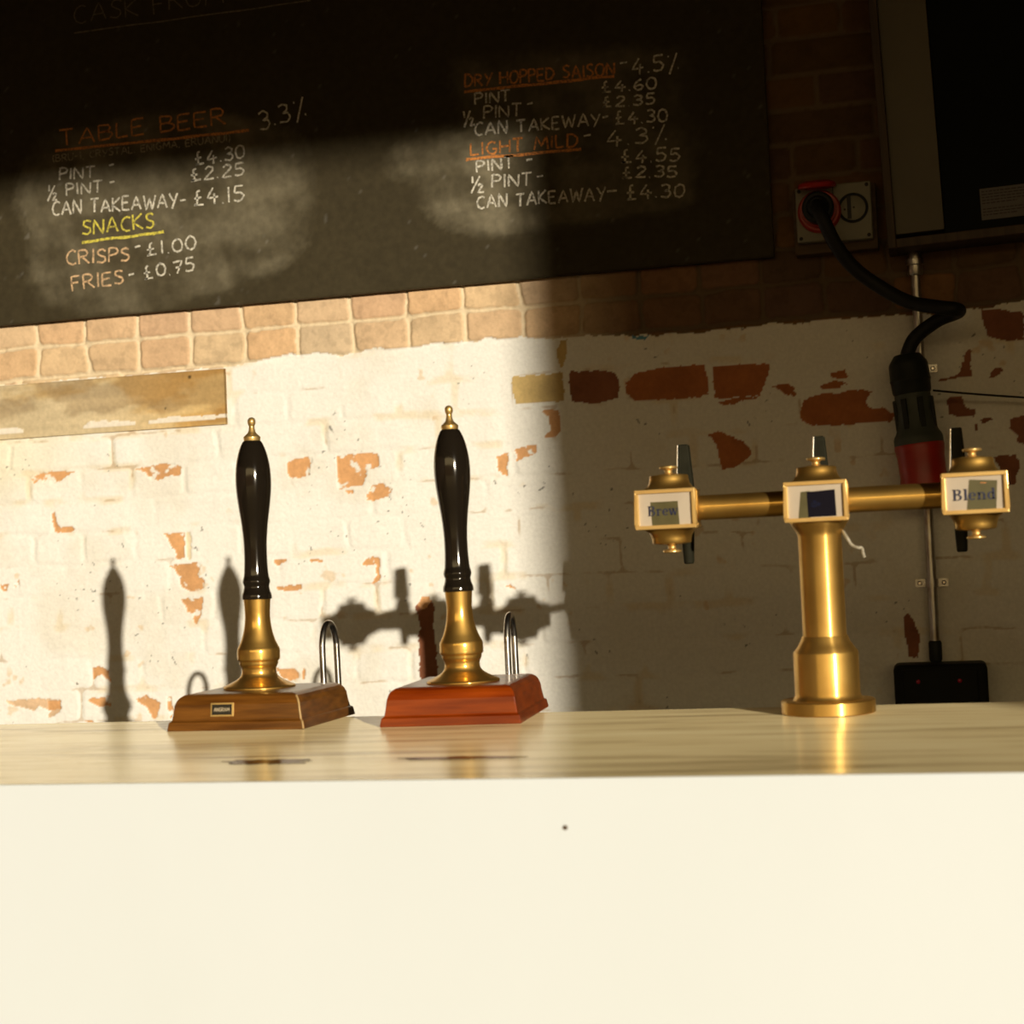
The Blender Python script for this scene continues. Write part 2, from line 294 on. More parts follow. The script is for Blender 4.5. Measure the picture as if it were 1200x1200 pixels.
M['night'] = mat('near_black_square', (0.004, 0.003, 0.008), 0.6, spec=0.1)  # near black square on the middle sign plate
M['blue_mark'] = mat('dull_blue_tone', (0.006, 0.008, 0.03), 0.6, noise=((300, 300, 300), (0.005, 0.005, 0.012), 0.4, 0.6), spec=0.1)  # faint blue mark on the near black square
M['orange_dot'] = mat('plain_orange', (0.40, 0.16, 0.04), 0.4)  # small orange mark on the Blend plate
M['badge'] = mat('dark_metal_badge', (0.05, 0.045, 0.035), 0.35, 0.6)
M['badge_letter'] = mat('pale_badge_letters', (0.55, 0.47, 0.33), 0.4, 0.3)
M['frayed'] = mat('white_frayed_plastic', (0.36, 0.33, 0.26), 0.5, noise=((200, 200, 200), (0.2, 0.18, 0.13), 0.4, 0.7))
M['neon'] = mat('red_indicator_lens', (0.35, 0.01, 0.03), 0.25)
M['concrete'] = mat('concrete_floor', (0.17, 0.14, 0.10), 0.8, noise=((2, 2, 2), (0.12, 0.10, 0.07), 0.35, 0.7))
M['hall_brick'] = mat('hall_wall_brick', (0.16, 0.09, 0.05), 0.85, noise=((3, 3, 12), (0.11, 0.06, 0.035), 0.35, 0.7))
M['hall_ceiling'] = mat('hall_ceiling_timber', (0.08, 0.055, 0.035), 0.8, noise=((12, 1, 1), (0.05, 0.035, 0.02), 0.35, 0.7))
M['yard'] = mat('yard_paving', (0.16, 0.14, 0.11), 0.85, noise=((1, 1, 1), (0.12, 0.105, 0.085), 0.35, 0.7))
M['wall'] = attr_mat('painted_brickwork', 0.85, 130, 0.10, 0.0007, 0.2)
M['board'] = attr_mat('chalkboard_paint', 0.65, 60, 0.25, 0.0001, 0.15)
M['timber'] = attr_mat('old_timber', 0.75, 90, 0.18, 0.0008)

def chalk(name, col):
    m = bpy.data.materials.new(name); m.use_nodes = True
    nt = m.node_tree; b = nt.nodes['Principled BSDF']; b.inputs['Roughness'].default_value = 0.9; b.inputs['Specular IOR Level'].default_value = 0.1
    tc = nt.nodes.new('ShaderNodeTexCoord'); n = nt.nodes.new('ShaderNodeTexNoise'); n.inputs['Scale'].default_value = 260; n.inputs['Detail'].default_value = 3
    nt.links.new(tc.outputs['Object'], n.inputs['Vector'])
    r = nt.nodes.new('ShaderNodeMapRange'); r.inputs[1].default_value = 0.36; r.inputs[2].default_value = 0.56
    nt.links.new(n.outputs[0], r.inputs[0])
    x = nt.nodes.new('ShaderNodeMix'); x.data_type = 'RGBA'; nt.links.new(r.outputs[0], x.inputs[0])
    x.inputs[6].default_value = (*[0.35 * c + 0.03 for c in col], 1); x.inputs[7].default_value = (*col, 1)
    nt.links.new(x.outputs[2], b.inputs['Base Color'])
    return m
M['chalk_w'] = chalk('white_chalk', (0.65, 0.62, 0.53))
M['chalk_o'] = chalk('orange_chalk', (0.66, 0.26, 0.07))
M['chalk_y'] = chalk('yellow_chalk', (0.66, 0.58, 0.09))
M['chalk_p'] = chalk('peach_chalk', (0.66, 0.45, 0.26))
M['chalk_d'] = chalk('shade_darkened_chalk', (0.20, 0.17, 0.12))  # chalk colour darkened to stand for shade at the board's top
M['chalk_g'] = chalk('faint_brown_chalk', (0.33, 0.28, 0.19))

# worktop: grey stone-like top, streaks along the bar, a few wet marks
def worktop_mat():
    m = bpy.data.materials.new('worktop_surface'); m.use_nodes = True
    nt = m.node_tree; N = nt.nodes; L = nt.links; b = N['Principled BSDF']
    tc = N.new('ShaderNodeTexCoord')
    mp = N.new('ShaderNodeMapping'); mp.inputs['Scale'].default_value = (1.5, 15, 1); mp.inputs['Rotation'].default_value = (0, 0, radians(-3))
    L.new(tc.outputs['Object'], mp.inputs[0])
    n = N.new('ShaderNodeTexNoise'); n.inputs['Scale'].default_value = 1.4; n.inputs['Detail'].default_value = 7; n.inputs['Roughness'].default_value = 0.62
    L.new(mp.outputs[0], n.inputs['Vector'])
    cr = N.new('ShaderNodeValToRGB'); L.new(n.outputs[0], cr.inputs[0])
    e = cr.color_ramp.elements
    e[0].position = 0.29; e[0].color = (0.17, 0.13, 0.06, 1); e[1].position = 0.68; e[1].color = (0.48, 0.425, 0.265, 1)
    k = e.new(0.47); k.color = (0.42, 0.355, 0.205, 1)
    df = N.new('ShaderNodeBsdfDiffuse'); df.inputs['Roughness'].default_value = 0.5; L.new(cr.outputs[0], df.inputs['Color'])
    b.inputs['Metallic'].default_value = 0.0; b.inputs['Base Color'].default_value = (0.0, 0.0, 0.0, 1); b.inputs['Specular IOR Level'].default_value = 0.85
    mx = N.new('ShaderNodeAddShader'); L.new(df.outputs[0], mx.inputs[0]); L.new(b.outputs[0], mx.inputs[1]); L.new(mx.outputs[0], N['Material Output'].inputs['Surface'])
    n2 = N.new('ShaderNodeTexNoise'); n2.inputs['Scale'].default_value = 9; n2.inputs['Detail'].default_value = 5; L.new(mp.outputs[0], n2.inputs['Vector'])
    r = N.new('ShaderNodeMapRange'); r.inputs[1].default_value = 0.3; r.inputs[2].default_value = 0.7; r.inputs[3].default_value = 0.15; r.inputs[4].default_value = 0.27
    L.new(n2.outputs[0], r.inputs[0]); L.new(r.outputs[0], b.inputs['Roughness'])
    n3 = N.new('ShaderNodeTexNoise'); n3.inputs['Scale'].default_value = 14; n3.inputs['Detail'].default_value = 3; L.new(tc.outputs['Object'], n3.inputs['Vector'])
    bp = N.new('ShaderNodeBump'); bp.inputs['Distance'].default_value = 0.00025; L.new(n3.outputs[0], bp.inputs['Height']); L.new(bp.outputs[0], b.inputs['Normal'])
    return m
M['worktop'] = worktop_mat()

# ------------------------------------------------------------------ mesh helpers
def link(name, me, m=None, parent=None):
    o = bpy.data.objects.new(name, me); COL.objects.link(o)
    if m is not None: me.materials.append(m)
    if parent is not None: o.parent = parent
    return o
def obj(name, bm, m, parent=None, smooth=False, bevel=0.0, angle=35):
    bmesh.ops.recalc_face_normals(bm, faces=bm.faces[:])
    me = bpy.data.meshes.new(name); bm.to_mesh(me); bm.free()
    if smooth:
        me.polygons.foreach_set('use_smooth', [True] * len(me.polygons))
        me.set_sharp_from_angle(angle=radians(angle))
    o = link(name, me, m, parent)
    if bevel:
        b = o.modifiers.new('bevel', 'BEVEL'); b.width = bevel; b.segments = 3; b.limit_method = 'ANGLE'; b.angle_limit = radians(40)
    return o
def box(bm, x0, x1, y0, y1, z0, z1, mtx=None):
    v = [bm.verts.new(p) for p in ((x0,y0,z0),(x1,y0,z0),(x1,y1,z0),(x0,y1,z0),(x0,y0,z1),(x1,y0,z1),(x1,y1,z1),(x0,y1,z1))]
    for f in ((0,3,2,1),(4,5,6,7),(0,1,5,4),(1,2,6,5),(2,3,7,6),(3,0,4,7)): bm.faces.new([v[i] for i in f])
    if mtx is not None: bmesh.ops.transform(bm, matrix=mtx, verts=v)
    return v
def lathe(bm, prof, seg=48, mtx=None, cap=True, ref=None):
    """prof = [(radius, height)...] turned about z; ref rounds the profile (Catmull-Rom) with that many steps"""
    if ref:
        P = [Vector(p) for p in prof]; out = []
        for i in range(len(P) - 1):
            p0, p1, p2, p3 = P[max(i-1,0)], P[i], P[i+1], P[min(i+2,len(P)-1)]
            for k in range(ref):
                t = k / ref
                q = 0.5*((2*p1)+(p2-p0)*t+(2*p0-5*p1+4*p2-p3)*t*t+(3*p1-p0-3*p2+p3)*t**3)
                out.append((max(q[0],1e-4), q[1]))
        out.append(prof[-1]); prof = out
    rings = []; vs = []
    for r, h in prof:
        ring = [bm.verts.new((max(r,1e-4)*cos(2*pi*k/seg), max(r,1e-4)*sin(2*pi*k/seg), h)) for k in range(seg)]
        rings.append(ring); vs += ring
    for a, b in zip(rings[:-1], rings[1:]):
        for k in range(seg): bm.faces.new((a[k], a[(k+1)%seg], b[(k+1)%seg], b[k]))
    if cap:
        bm.faces.new(rings[0][::-1]); bm.faces.new(rings[-1])
    if mtx is not None: bmesh.ops.transform(bm, matrix=mtx, verts=vs)
    return vs
def smooth_path(pts, n=8):
    P = [Vector(p) for p in pts]; out = []
    for i in range(len(P) - 1):
        p0, p1, p2, p3 = P[max(i-1,0)], P[i], P[i+1], P[min(i+2,len(P)-1)]
        for k in range(n):
            t = k / n
            out.append(0.5*((2*p1)+(p2-p0)*t+(2*p0-5*p1+4*p2-p3)*t*t+(3*p1-p0-3*p2+p3)*t**3))
    out.append(P[-1]); return out
def tube(bm, pts, r, seg=12, radii=None):
    P = [Vector(p) for p in pts]; rings = []
    t = (P[1]-P[0]).normalized()
    up = Vector((0,0,1)) if abs(t.z) < 0.9 else Vector((1,0,0))
    nrm = t.cross(up).normalized()
    for i, p in enumerate(P):
        a = P[max(i-1,0)]; b = P[min(i+1,len(P)-1)]
        t = (b-a).normalized()
        nrm = (nrm - t*nrm.dot(t)).normalized(); bn = t.cross(nrm)
        rr = radii[i] if radii else r
        rings.append([bm.verts.new(p + nrm*rr*cos(2*pi*k/seg) + bn*rr*sin(2*pi*k/seg)) for k in range(seg)])
    for a, b in zip(rings[:-1], rings[1:]):
        for k in range(seg): bm.faces.new((a[k], a[(k+1)%seg], b[(k+1)%seg], b[k]))
    bm.faces.new(rings[0][::-1]); bm.faces.new(rings[-1])
def prism(bm, pts, y0, y1):
    """outline pts (x, z) given a depth from y0 to y1"""
    a = [bm.verts.new((x, y0, z)) for x, z in pts]; b = [bm.verts.new((x, y1, z)) for x, z in pts]
    n = len(pts); bm.faces.new(a); bm.faces.new(b[::-1])
    for k in range(n): bm.faces.new((a[k], b[k], b[(k+1)%n], a[(k+1)%n]))
def tag(o, label, cat, group=None):
    o['label'] = label; o['category'] = cat
    if group: o['group'] = group
    return o
def thing(name, label, cat, loc=(0,0,0), rotz=0, group=None):
    o = bpy.data.objects.new(name, None); COL.objects.link(o); o.location = loc; o.rotation_euler = (0,0,rotz)
    o.empty_display_size = 0.05
    return tag(o, label, cat, group)
def struct(name, bm, m, label=None):
    o = obj(name, bm, m); o['kind'] = 'structure'
    if label: o['label'] = label
    return o

# ------------------------------------------------------------------ the hall
HX0, HX1, HY0, HZ = -6.0, 9.0, -6.7, 5.2
bm = bmesh.new(); box(bm, HX0-0.3, HX1+0.3, HY0, WY+0.3, -0.2, 0); struct('floor', bm, M['concrete'])
bm = bmesh.new(); box(bm, HX0-0.3, HX1+0.3, HY0, WY+0.3, HZ, HZ+0.2); struct('ceiling', bm, M['hall_ceiling'])
bm = bmesh.new(); box(bm, HX0-0.3, HX0, HY0, WY+0.3, 0, HZ); struct('wall_left', bm, M['hall_brick'])
bm = bmesh.new(); box(bm, HX1, HX1+0.3, HY0, WY+0.3, 0, HZ); struct('wall_right', bm, M['hall_brick'])
bm = bmesh.new()                                                   # the street wall behind the camera, with its loading door open
box(bm, HX0, DX0, HY0, HY0+0.3, 0, HZ); jv = box(bm, DX1, HX1, HY0, HY0+0.3, 0, HZ); box(bm, DX0, DX1, HY0, HY0+0.3, DH, HZ)
for v in jv:
    if v.co.x < DX1+0.01: v.co.x += -0.028*(v.co.z-2.97)      # the jamb is a little out of plumb
struct('wall_front', bm, M['hall_brick'])
bm = bmesh.new(); box(bm, -30, 45, -60, HY0, -0.25, -0.03); struct('ground', bm, M['yard'])
bm = bmesh.new(); box(bm, -30, 45, -47.5, -46, -0.03, 7.5); struct('sky_block_wall', bm, M['hall_brick'], 'added unseen wall across the yard, blocking low sky')  # out of view; added to cut sky light on the upper back wall

# ------------------------------------------------------------------ noise on arrays
_rng = np.random.RandomState(11)
_G = _rng.rand(256, 256)
def vnoise(x, z):
    xi = np.floor(x).astype(int); zi = np.floor(z).astype(int); fx = x - xi; fz = z - zi
    fx = fx*fx*(3-2*fx); fz = fz*fz*(3-2*fz)
    g = lambda a, b: _G[a & 255, b & 255]
    return (g(xi,zi)*(1-fx)+g(xi+1,zi)*fx)*(1-fz)+(g(xi,zi+1)*(1-fx)+g(xi+1,zi+1)*fx)*fz
def fbm(x, z, s, o=4, off=0.0):
    v = 0; a = 1; t = 0
    for i in range(o):
        v = v + a*vnoise(x*s+off+17.3*i, z*s+off*1.7+5.1*i); t += a; a *= 0.5; s *= 2.03
    return v/t
def hsh(a, b, k=0):
    return _G[(a*37+b*11+k*53) & 255, (a*13-b*29+k*91+7) & 255]
def sstep(a, b, x):
    t = np.clip((x-a)/(b-a), 0, 1); return t*t*(3-2*t)
def inpoly(x, z, pts):
    r = np.zeros(x.shape, bool); n = len(pts)
    for i in range(n):
        x0, z0 = pts[i]; x1, z1 = pts[(i+1) % n]
        if z0 == z1: continue
        c = ((z0 > z) != (z1 > z)) & (x < (x1-x0)*(z-z0)/(z1-z0)+x0)
        r ^= c
    return r

# ------------------------------------------------------------------ back wall: English bond brickwork, whitewash flaking off
Z0W, COURSE = EYE + 0.0182, 0.0793
REF = {7: ('h', -2.186), 6: ('h', -2.1823), 5: ('s', -0.8156), 4: ('h', -0.9469), 3: ('s', -1.9873), 2: ('h', -2.078), 1: ('s', -2.1606), 0: ('h', -2.2169), -1: ('s', -2.1249)}
def wall_fields(X, Z):
    wx = X + 0.016*(fbm(X, Z, 14, 3, 3)-0.5); wz = Z + 0.013*(fbm(X, Z, 10, 3, 9)-0.5)
    kf = (wz - Z0W)/COURSE; k = np.floor(kf).astype(int)
    dz = np.minimum(kf-k, 1-(kf-k))*COURSE
    mod = np.full(X.shape, 0.141); ref = np.full(X.shape, -2.2)
    for kk in np.unique(k):
        t, r = REF.get(int(kk), ('h' if kk % 2 == 0 else 's', -2.1+0.03*(kk % 5)))
        mod[k == kk] = 0.141 if t == 'h' else 0.284; ref[k == kk] = r
    u = (wx-ref)/mod; c = np.floor(u).astype(int); dx = np.minimum(u-c, 1-(u-c))*mod
    # a few wider stones in the course of red bricks
    d = np.minimum(dx, dz); rd = np.hypot(np.clip(0.016-dx, 0, None), np.clip(0.016-dz, 0, None))
    dd = np.where((dx < 0.016) & (dz < 0.016), 0.016-rd, d)
    edge = dd + 0.005*(fbm(X, Z, 60, 3, 1)-0.5)
    h1 = hsh(k, c, 0); h2 = hsh(k, c, 1); h3 = hsh(k, c, 2)
    n_big = fbm(X, Z, 4, 4, 21); n_mid = fbm(X, Z, 22, 4, 33); n_fine = fbm(X, Z, 120, 3, 47)
    bx, bz = zip(*BOUND); bound = np.interp(X, bx, bz) + 0.016*(fbm(X, Z, 30, 3, 63)-0.5)
    bare = Z > bound
    # paint
    paint = np.stack([np.full(X.shape, v) for v in (0.88, 0.88, 0.85)], -1)
    dirt = sstep(0.50, 0.75, fbm(X, Z, 6, 5, 71))
    yel = sstep(-1.95, -2.35, X)*sstep(1.5, 1.64, Z)
    paint = paint*(1-0.10*dirt[...,None]*np.array([0.6, 0.8, 1.2])) * (1-yel[...,None]*np.array([0.02, 0.06, 0.20]))
    paint = paint*(0.97+0.05*n_fine[...,None])
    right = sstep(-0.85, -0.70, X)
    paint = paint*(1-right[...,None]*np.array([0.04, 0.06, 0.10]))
    # hairline cracks and dirt caught in some joints
    crack = (1-sstep(0.0012, 0.0034, dd+0.003*(n_fine-0.5)))*sstep(0.60, 0.72, fbm(X+0.3*Z, Z-0.2*X, 13, 4, 83))
    paint = paint*(1-0.36*crack[...,None]*np.array([0.7, 0.95, 1.2]))
    stain = (1-sstep(0.004, 0.014, dd))*0.7*sstep(0.55, 0.72, fbm(X, Z, 9, 4, 97))
    paint = paint*(1-0.22*stain[...,None]*np.array([0.3, 0.75, 1.5]))
    spot = sstep(0.93, 0.96, fbm(X+0.5*Z, Z-0.5*X, 95, 1, 103))*sstep(0.60, 0.64, fbm(X, Z, 8, 2, 107))
    paint = paint*(1-0.72*spot[...,None])
    hue = 0.6*sstep(0.72, 0.80, fbm(X, Z, 30, 3, 111))*sstep(0.58, 0.68, fbm(X, Z, 6, 2, 121))
    paint = paint*(1-0.45*hue[...,None]*np.array([0.35, 0.8, 1.3]))
    # bare bricks: washed pink on the left, dark brown on the right
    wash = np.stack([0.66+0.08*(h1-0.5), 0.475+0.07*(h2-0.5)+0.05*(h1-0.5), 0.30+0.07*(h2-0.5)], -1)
    dark = np.stack([0.165+0.13*(h1-0.5), 0.092+0.055*(h1-0.5), 0.045+0.03*(h2-0.5)], -1)*(1-0.35*sstep(EYE+0.60, EYE+0.78, Z)[...,None])  # shade put into the colour: darker brick here, darker still higher up
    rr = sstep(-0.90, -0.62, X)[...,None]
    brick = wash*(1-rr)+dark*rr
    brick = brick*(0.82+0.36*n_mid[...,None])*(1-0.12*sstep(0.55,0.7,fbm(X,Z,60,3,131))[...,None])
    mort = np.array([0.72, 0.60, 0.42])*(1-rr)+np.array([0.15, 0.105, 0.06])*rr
    mm = 1-sstep(0.0035, 0.0065, edge)
    barecol = brick*(1-mm[...,None])+mort*mm[...,None]
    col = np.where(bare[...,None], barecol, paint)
    h_paint = 0.0024*sstep(0.0, 0.012, dd)*sstep(0.3, 0.8, fbm(X, Z, 8, 2, 141)) + 0.0018*(n_mid-0.5) + 0.0050*(n_big-0.5) + 0.0007*(n_fine-0.5)
    h_bare = 0.0065*sstep(0.0, 0.009, edge)+0.004*(h3-0.5)+0.003*(n_mid-0.5)+0.0012*(n_fine-0.5) - 0.002
    hgt = np.where(bare, h_bare, h_paint)
    # places where the whitewash has come off
    px = X + 0.010*(fbm(X, Z, 70, 3, 151)-0.5); pz = Z + 0.010*(fbm(X, Z, 70, 3, 161)-0.5)
    pc = {'o': (0.66, 0.36, 0.165), 'r': (0.43, 0.150, 0.050), 'd': (0.27, 0.105, 0.055), 'y': (0.60, 0.44, 0.19), 'm': (0.80, 0.70, 0.52), 'p': (0.70, 0.50, 0.33), 'b': (0.10, 0.30, 0.42), 'w': (0.10, 0.07, 0.04)}
    for cat, pts in POLY:
        xs, zs = zip(*pts); q = (px > min(xs)-.01) & (px < max(xs)+.01) & (pz > min(zs)-.01) & (pz < max(zs)+.01)
        if not q.any(): continue
        inside = np.zeros(X.shape, bool); inside[q] = inpoly(px[q], pz[q], pts)
        a = np.array(pc[cat])
        v = a*(0.78+0.44*n_mid[inside][:,None])*(0.92+0.16*n_fine[inside][:,None])
        if cat in 'op':
            keep = sstep(0.68, 0.73, fbm(X[inside]+0.4*Z[inside], Z[inside]-0.3*X[inside], 50, 4, 171))[:,None]; v = v*(1-keep)+paint[inside]*keep*0.97
        col[inside] = v
        if cat not in 'bw': hgt[inside] = hgt[inside]*0.6 - (0.0022 if cat in 'omp' else -0.001)
    return hgt, np.clip(col, 0.005, 0.95)
def wall_grid(x0, x1, z0, z1, step):
    nx = int(round((x1-x0)/step))+1; nz = int(round((z1-z0)/step))+1
    X, Z = np.meshgrid(np.linspace(x0, x1, nx), np.linspace(z0, z1, nz))
    h, c = wall_fields(X, Z)
    v = np.stack([X, WY-h, Z], -1).reshape(-1, 3)
    i = np.arange(nx*nz).reshape(nz, nx)
    f = np.stack([i[:-1,:-1], i[:-1,1:], i[1:,1:], i[1:,:-1]], -1).reshape(-1, 4)
    return v, f, c.reshape(-1, 3)
def mesh_from(name, parts, m):
    V = []; F = []; K = []; o = 0
    for v, f, c in parts:
        V.append(v); F.append(f+o); K.append(c); o += len(v)
    V = np.concatenate(V); F = np.concatenate(F); K = np.concatenate(K)
    me = bpy.data.meshes.new(name)
    me.vertices.add(len(V)); me.vertices.foreach_set('co', V.astype('f').ravel())
    me.loops.add(F.size); me.loops.foreach_set('vertex_index', F.astype('i').ravel())
    me.polygons.add(len(F)); me.polygons.foreach_set('loop_start', np.arange(0, F.size, 4, dtype='i'))
    me.polygons.foreach_set('use_smooth', np.ones(len(F), bool))
    me.update(calc_edges=True)
    a = me.attributes.new('albedo', 'FLOAT_COLOR', 'POINT')
    a.data.foreach_set('color', np.concatenate([K, np.ones((len(K), 1))], 1).astype('f').ravel())
    return link(name, me, m)
A0, A1, B0, B1, B2 = -2.45, 0.42, EYE-0.46, EYE+0.69, EYE+1.30
def flat(x0, x1, z0, z1, c, y=WY):
    return (np.array([(x0,y,z0),(x1,y,z0),(x1,y,z1),(x0,y,z1)], float), np.array([[0,1,2,3]]), np.array([c]*4, float))
P_, Q_ = (0.80, 0.76, 0.68), (0.13, 0.07, 0.035)
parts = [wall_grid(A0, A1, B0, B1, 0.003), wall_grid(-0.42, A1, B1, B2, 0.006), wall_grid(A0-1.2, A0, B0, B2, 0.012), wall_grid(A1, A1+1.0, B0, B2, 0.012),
         flat(A0-1.2, A1+1.0, 0, B0, P_), flat(A0, -0.42, B1, B2, Q_), flat(A0-1.2, A1+1.0, B2, HZ, Q_), flat(HX0, A0-1.2, 0, HZ, Q_), flat(A1+1.0, HX1, 0, HZ, Q_)]
# a solid back so that the wall is a body
parts.append((np.array([(HX0,WY+.3,0),(HX1,WY+.3,0),(HX1,WY+.3,HZ),(HX0,WY+.3,HZ)], float), np.array([[3,2,1,0]]), np.array([Q_]*4)))
wall = mesh_from('wall_back', parts, M['wall']); wall['kind'] = 'structure'
wall['label'] = 'back wall of flaking whitewashed brick with bare brick courses above'

# old timber let into the brickwork on the left
def slab_grid(name, x0, x1, z0, z1, y, step, fields, m, depth):
    nx = int(round((x1-x0)/step))+1; nz = int(round((z1-z0)/step))+1
    X, Z = np.meshgrid(np.linspace(x0, x1, nx), np.linspace(z0, z1, nz))
    h, c = fields(X, Z); v = np.stack([X, y-h, Z], -1).reshape(-1, 3); i = np.arange(nx*nz).reshape(nz, nx)
    f = np.stack([i[:-1,:-1], i[:-1,1:], i[1:,1:], i[1:,:-1]], -1).reshape(-1, 4)
    rim = np.concatenate([i[0,:], i[1:,-1], i[-1,-2::-1], i[-2:0:-1,0]])
    o = len(v); n = len(rim); w = v[rim].copy(); w[:,1] = y+depth
    j = np.arange(n); sides = np.stack([rim, rim[(j+1) % n], o+(j+1) % n, o+j], -1)
    cc = c.reshape(-1, 3)
    return mesh_from(name, [(np.concatenate([v, w]), np.concatenate([f, sides]), np.concatenate([cc, cc[rim]*0.8]))], m)
def timber_fields(X, Z):
    g = fbm(X*0.14, Z, 42, 5, 5); b = fbm(X, Z*2.2, 7, 4, 15); s = fbm(X*0.5, Z, 12, 4, 25)
    rgt = sstep(-2.05, -1.70, X)[...,None]
    c = (np.array([0.68, 0.56, 0.36])*(1-rgt)+np.array([0.66, 0.47, 0.215])*rgt)*(0.72+0.5*g[...,None])
    c = c*(1-sstep(0.45, 0.66, b)[...,None]*np.array([0.10, 0.22, 0.42]))
    c = c*(1-sstep(0.50, 0.62, s)[...,None]*np.array([0.26, 0.30, 0.34]))
    k1 = fbm(X+3, X*0+0.3, 11, 4, 35)
    top = EYE+0.3655+0.060*np.clip(k1-0.44, 0, 1)*(0.35+0.65*sstep(-1.85, -2.0, X))
    drip = (Z < top+0.004*(fbm(X, Z, 60, 2, 55)-0.5)) & (Z > EYE+0.3590+0.005*(fbm(X, Z, 30, 2, 65)-0.5)) & (k1 > 0.445)
    c[drip] = (0.86, 0.80, 0.70)
    for kx, kz, kr in ((-1.765, EYE+0.468, .006), (-1.834, EYE+0.395, .004)):
        c *= (1-0.75*(1-sstep(kr*0.5, kr, np.hypot(X-kx, Z-kz))))[...,None]
    return 0.0022*(g-0.5)+0.001*(b-0.5)+np.where(drip, 0.0012, 0), np.clip(c, 0.02, 0.9)
t = slab_grid('trim_1', -2.75, -1.672, EYE+0.3455, EYE+0.4825, WY-0.009, 0.003, timber_fields, M['timber'], 0.03)
t['kind'] = 'structure'; t['label'] = 'weathered timber let into the brick wall'

# ------------------------------------------------------------------ chalkboard
BY = WY-0.028
def dust_fields(X, Z):
    d = np.zeros(X.shape)
    wx = X+0.05*(fbm(X, Z, 9, 4, 201)-0.5); wz = Z+0.05*(fbm(X, Z, 9, 4, 211)-0.5)
    for s, pts in DUST:
        acc = np.zeros(X.shape)
        for ox, oz in ((0,0),(.014,.006),(-.014,-.005),(.006,-.014),(-.006,.014),(.024,0),(-.024,0)):
            acc += inpoly(wx+ox, wz+oz, pts)
        d = np.maximum(d, s*acc/7)
    sw = fbm(X+0.35*Z, Z*0.35, 16, 5, 221)*0.55+fbm(X*0.4, Z, 20, 4, 231)*0.45
    d = d*(0.30+1.35*sstep(0.30, 0.70, sw))
    base = np.array([0.051, 0.041, 0.0215])*(0.9+0.2*fbm(X, Z, 5, 3, 241))[...,None]
    c = base+d[...,None]*np.array([0.088, 0.080, 0.058])
    sp = sstep(0.95, 0.98, fbm(X+.4*Z, Z-.4*X, 70, 1, 251)); c = c+sp[...,None]*0.05
    return np.zeros(X.shape), c
board = slab_grid('chalkboard', -2.75, -0.318, EYE+0.634, EYE+1.62, BY, 0.007, dust_fields, M['board'], 0.013)
tag(board, 'big black chalkboard of beer prices hung on the brick wall', 'chalkboard')

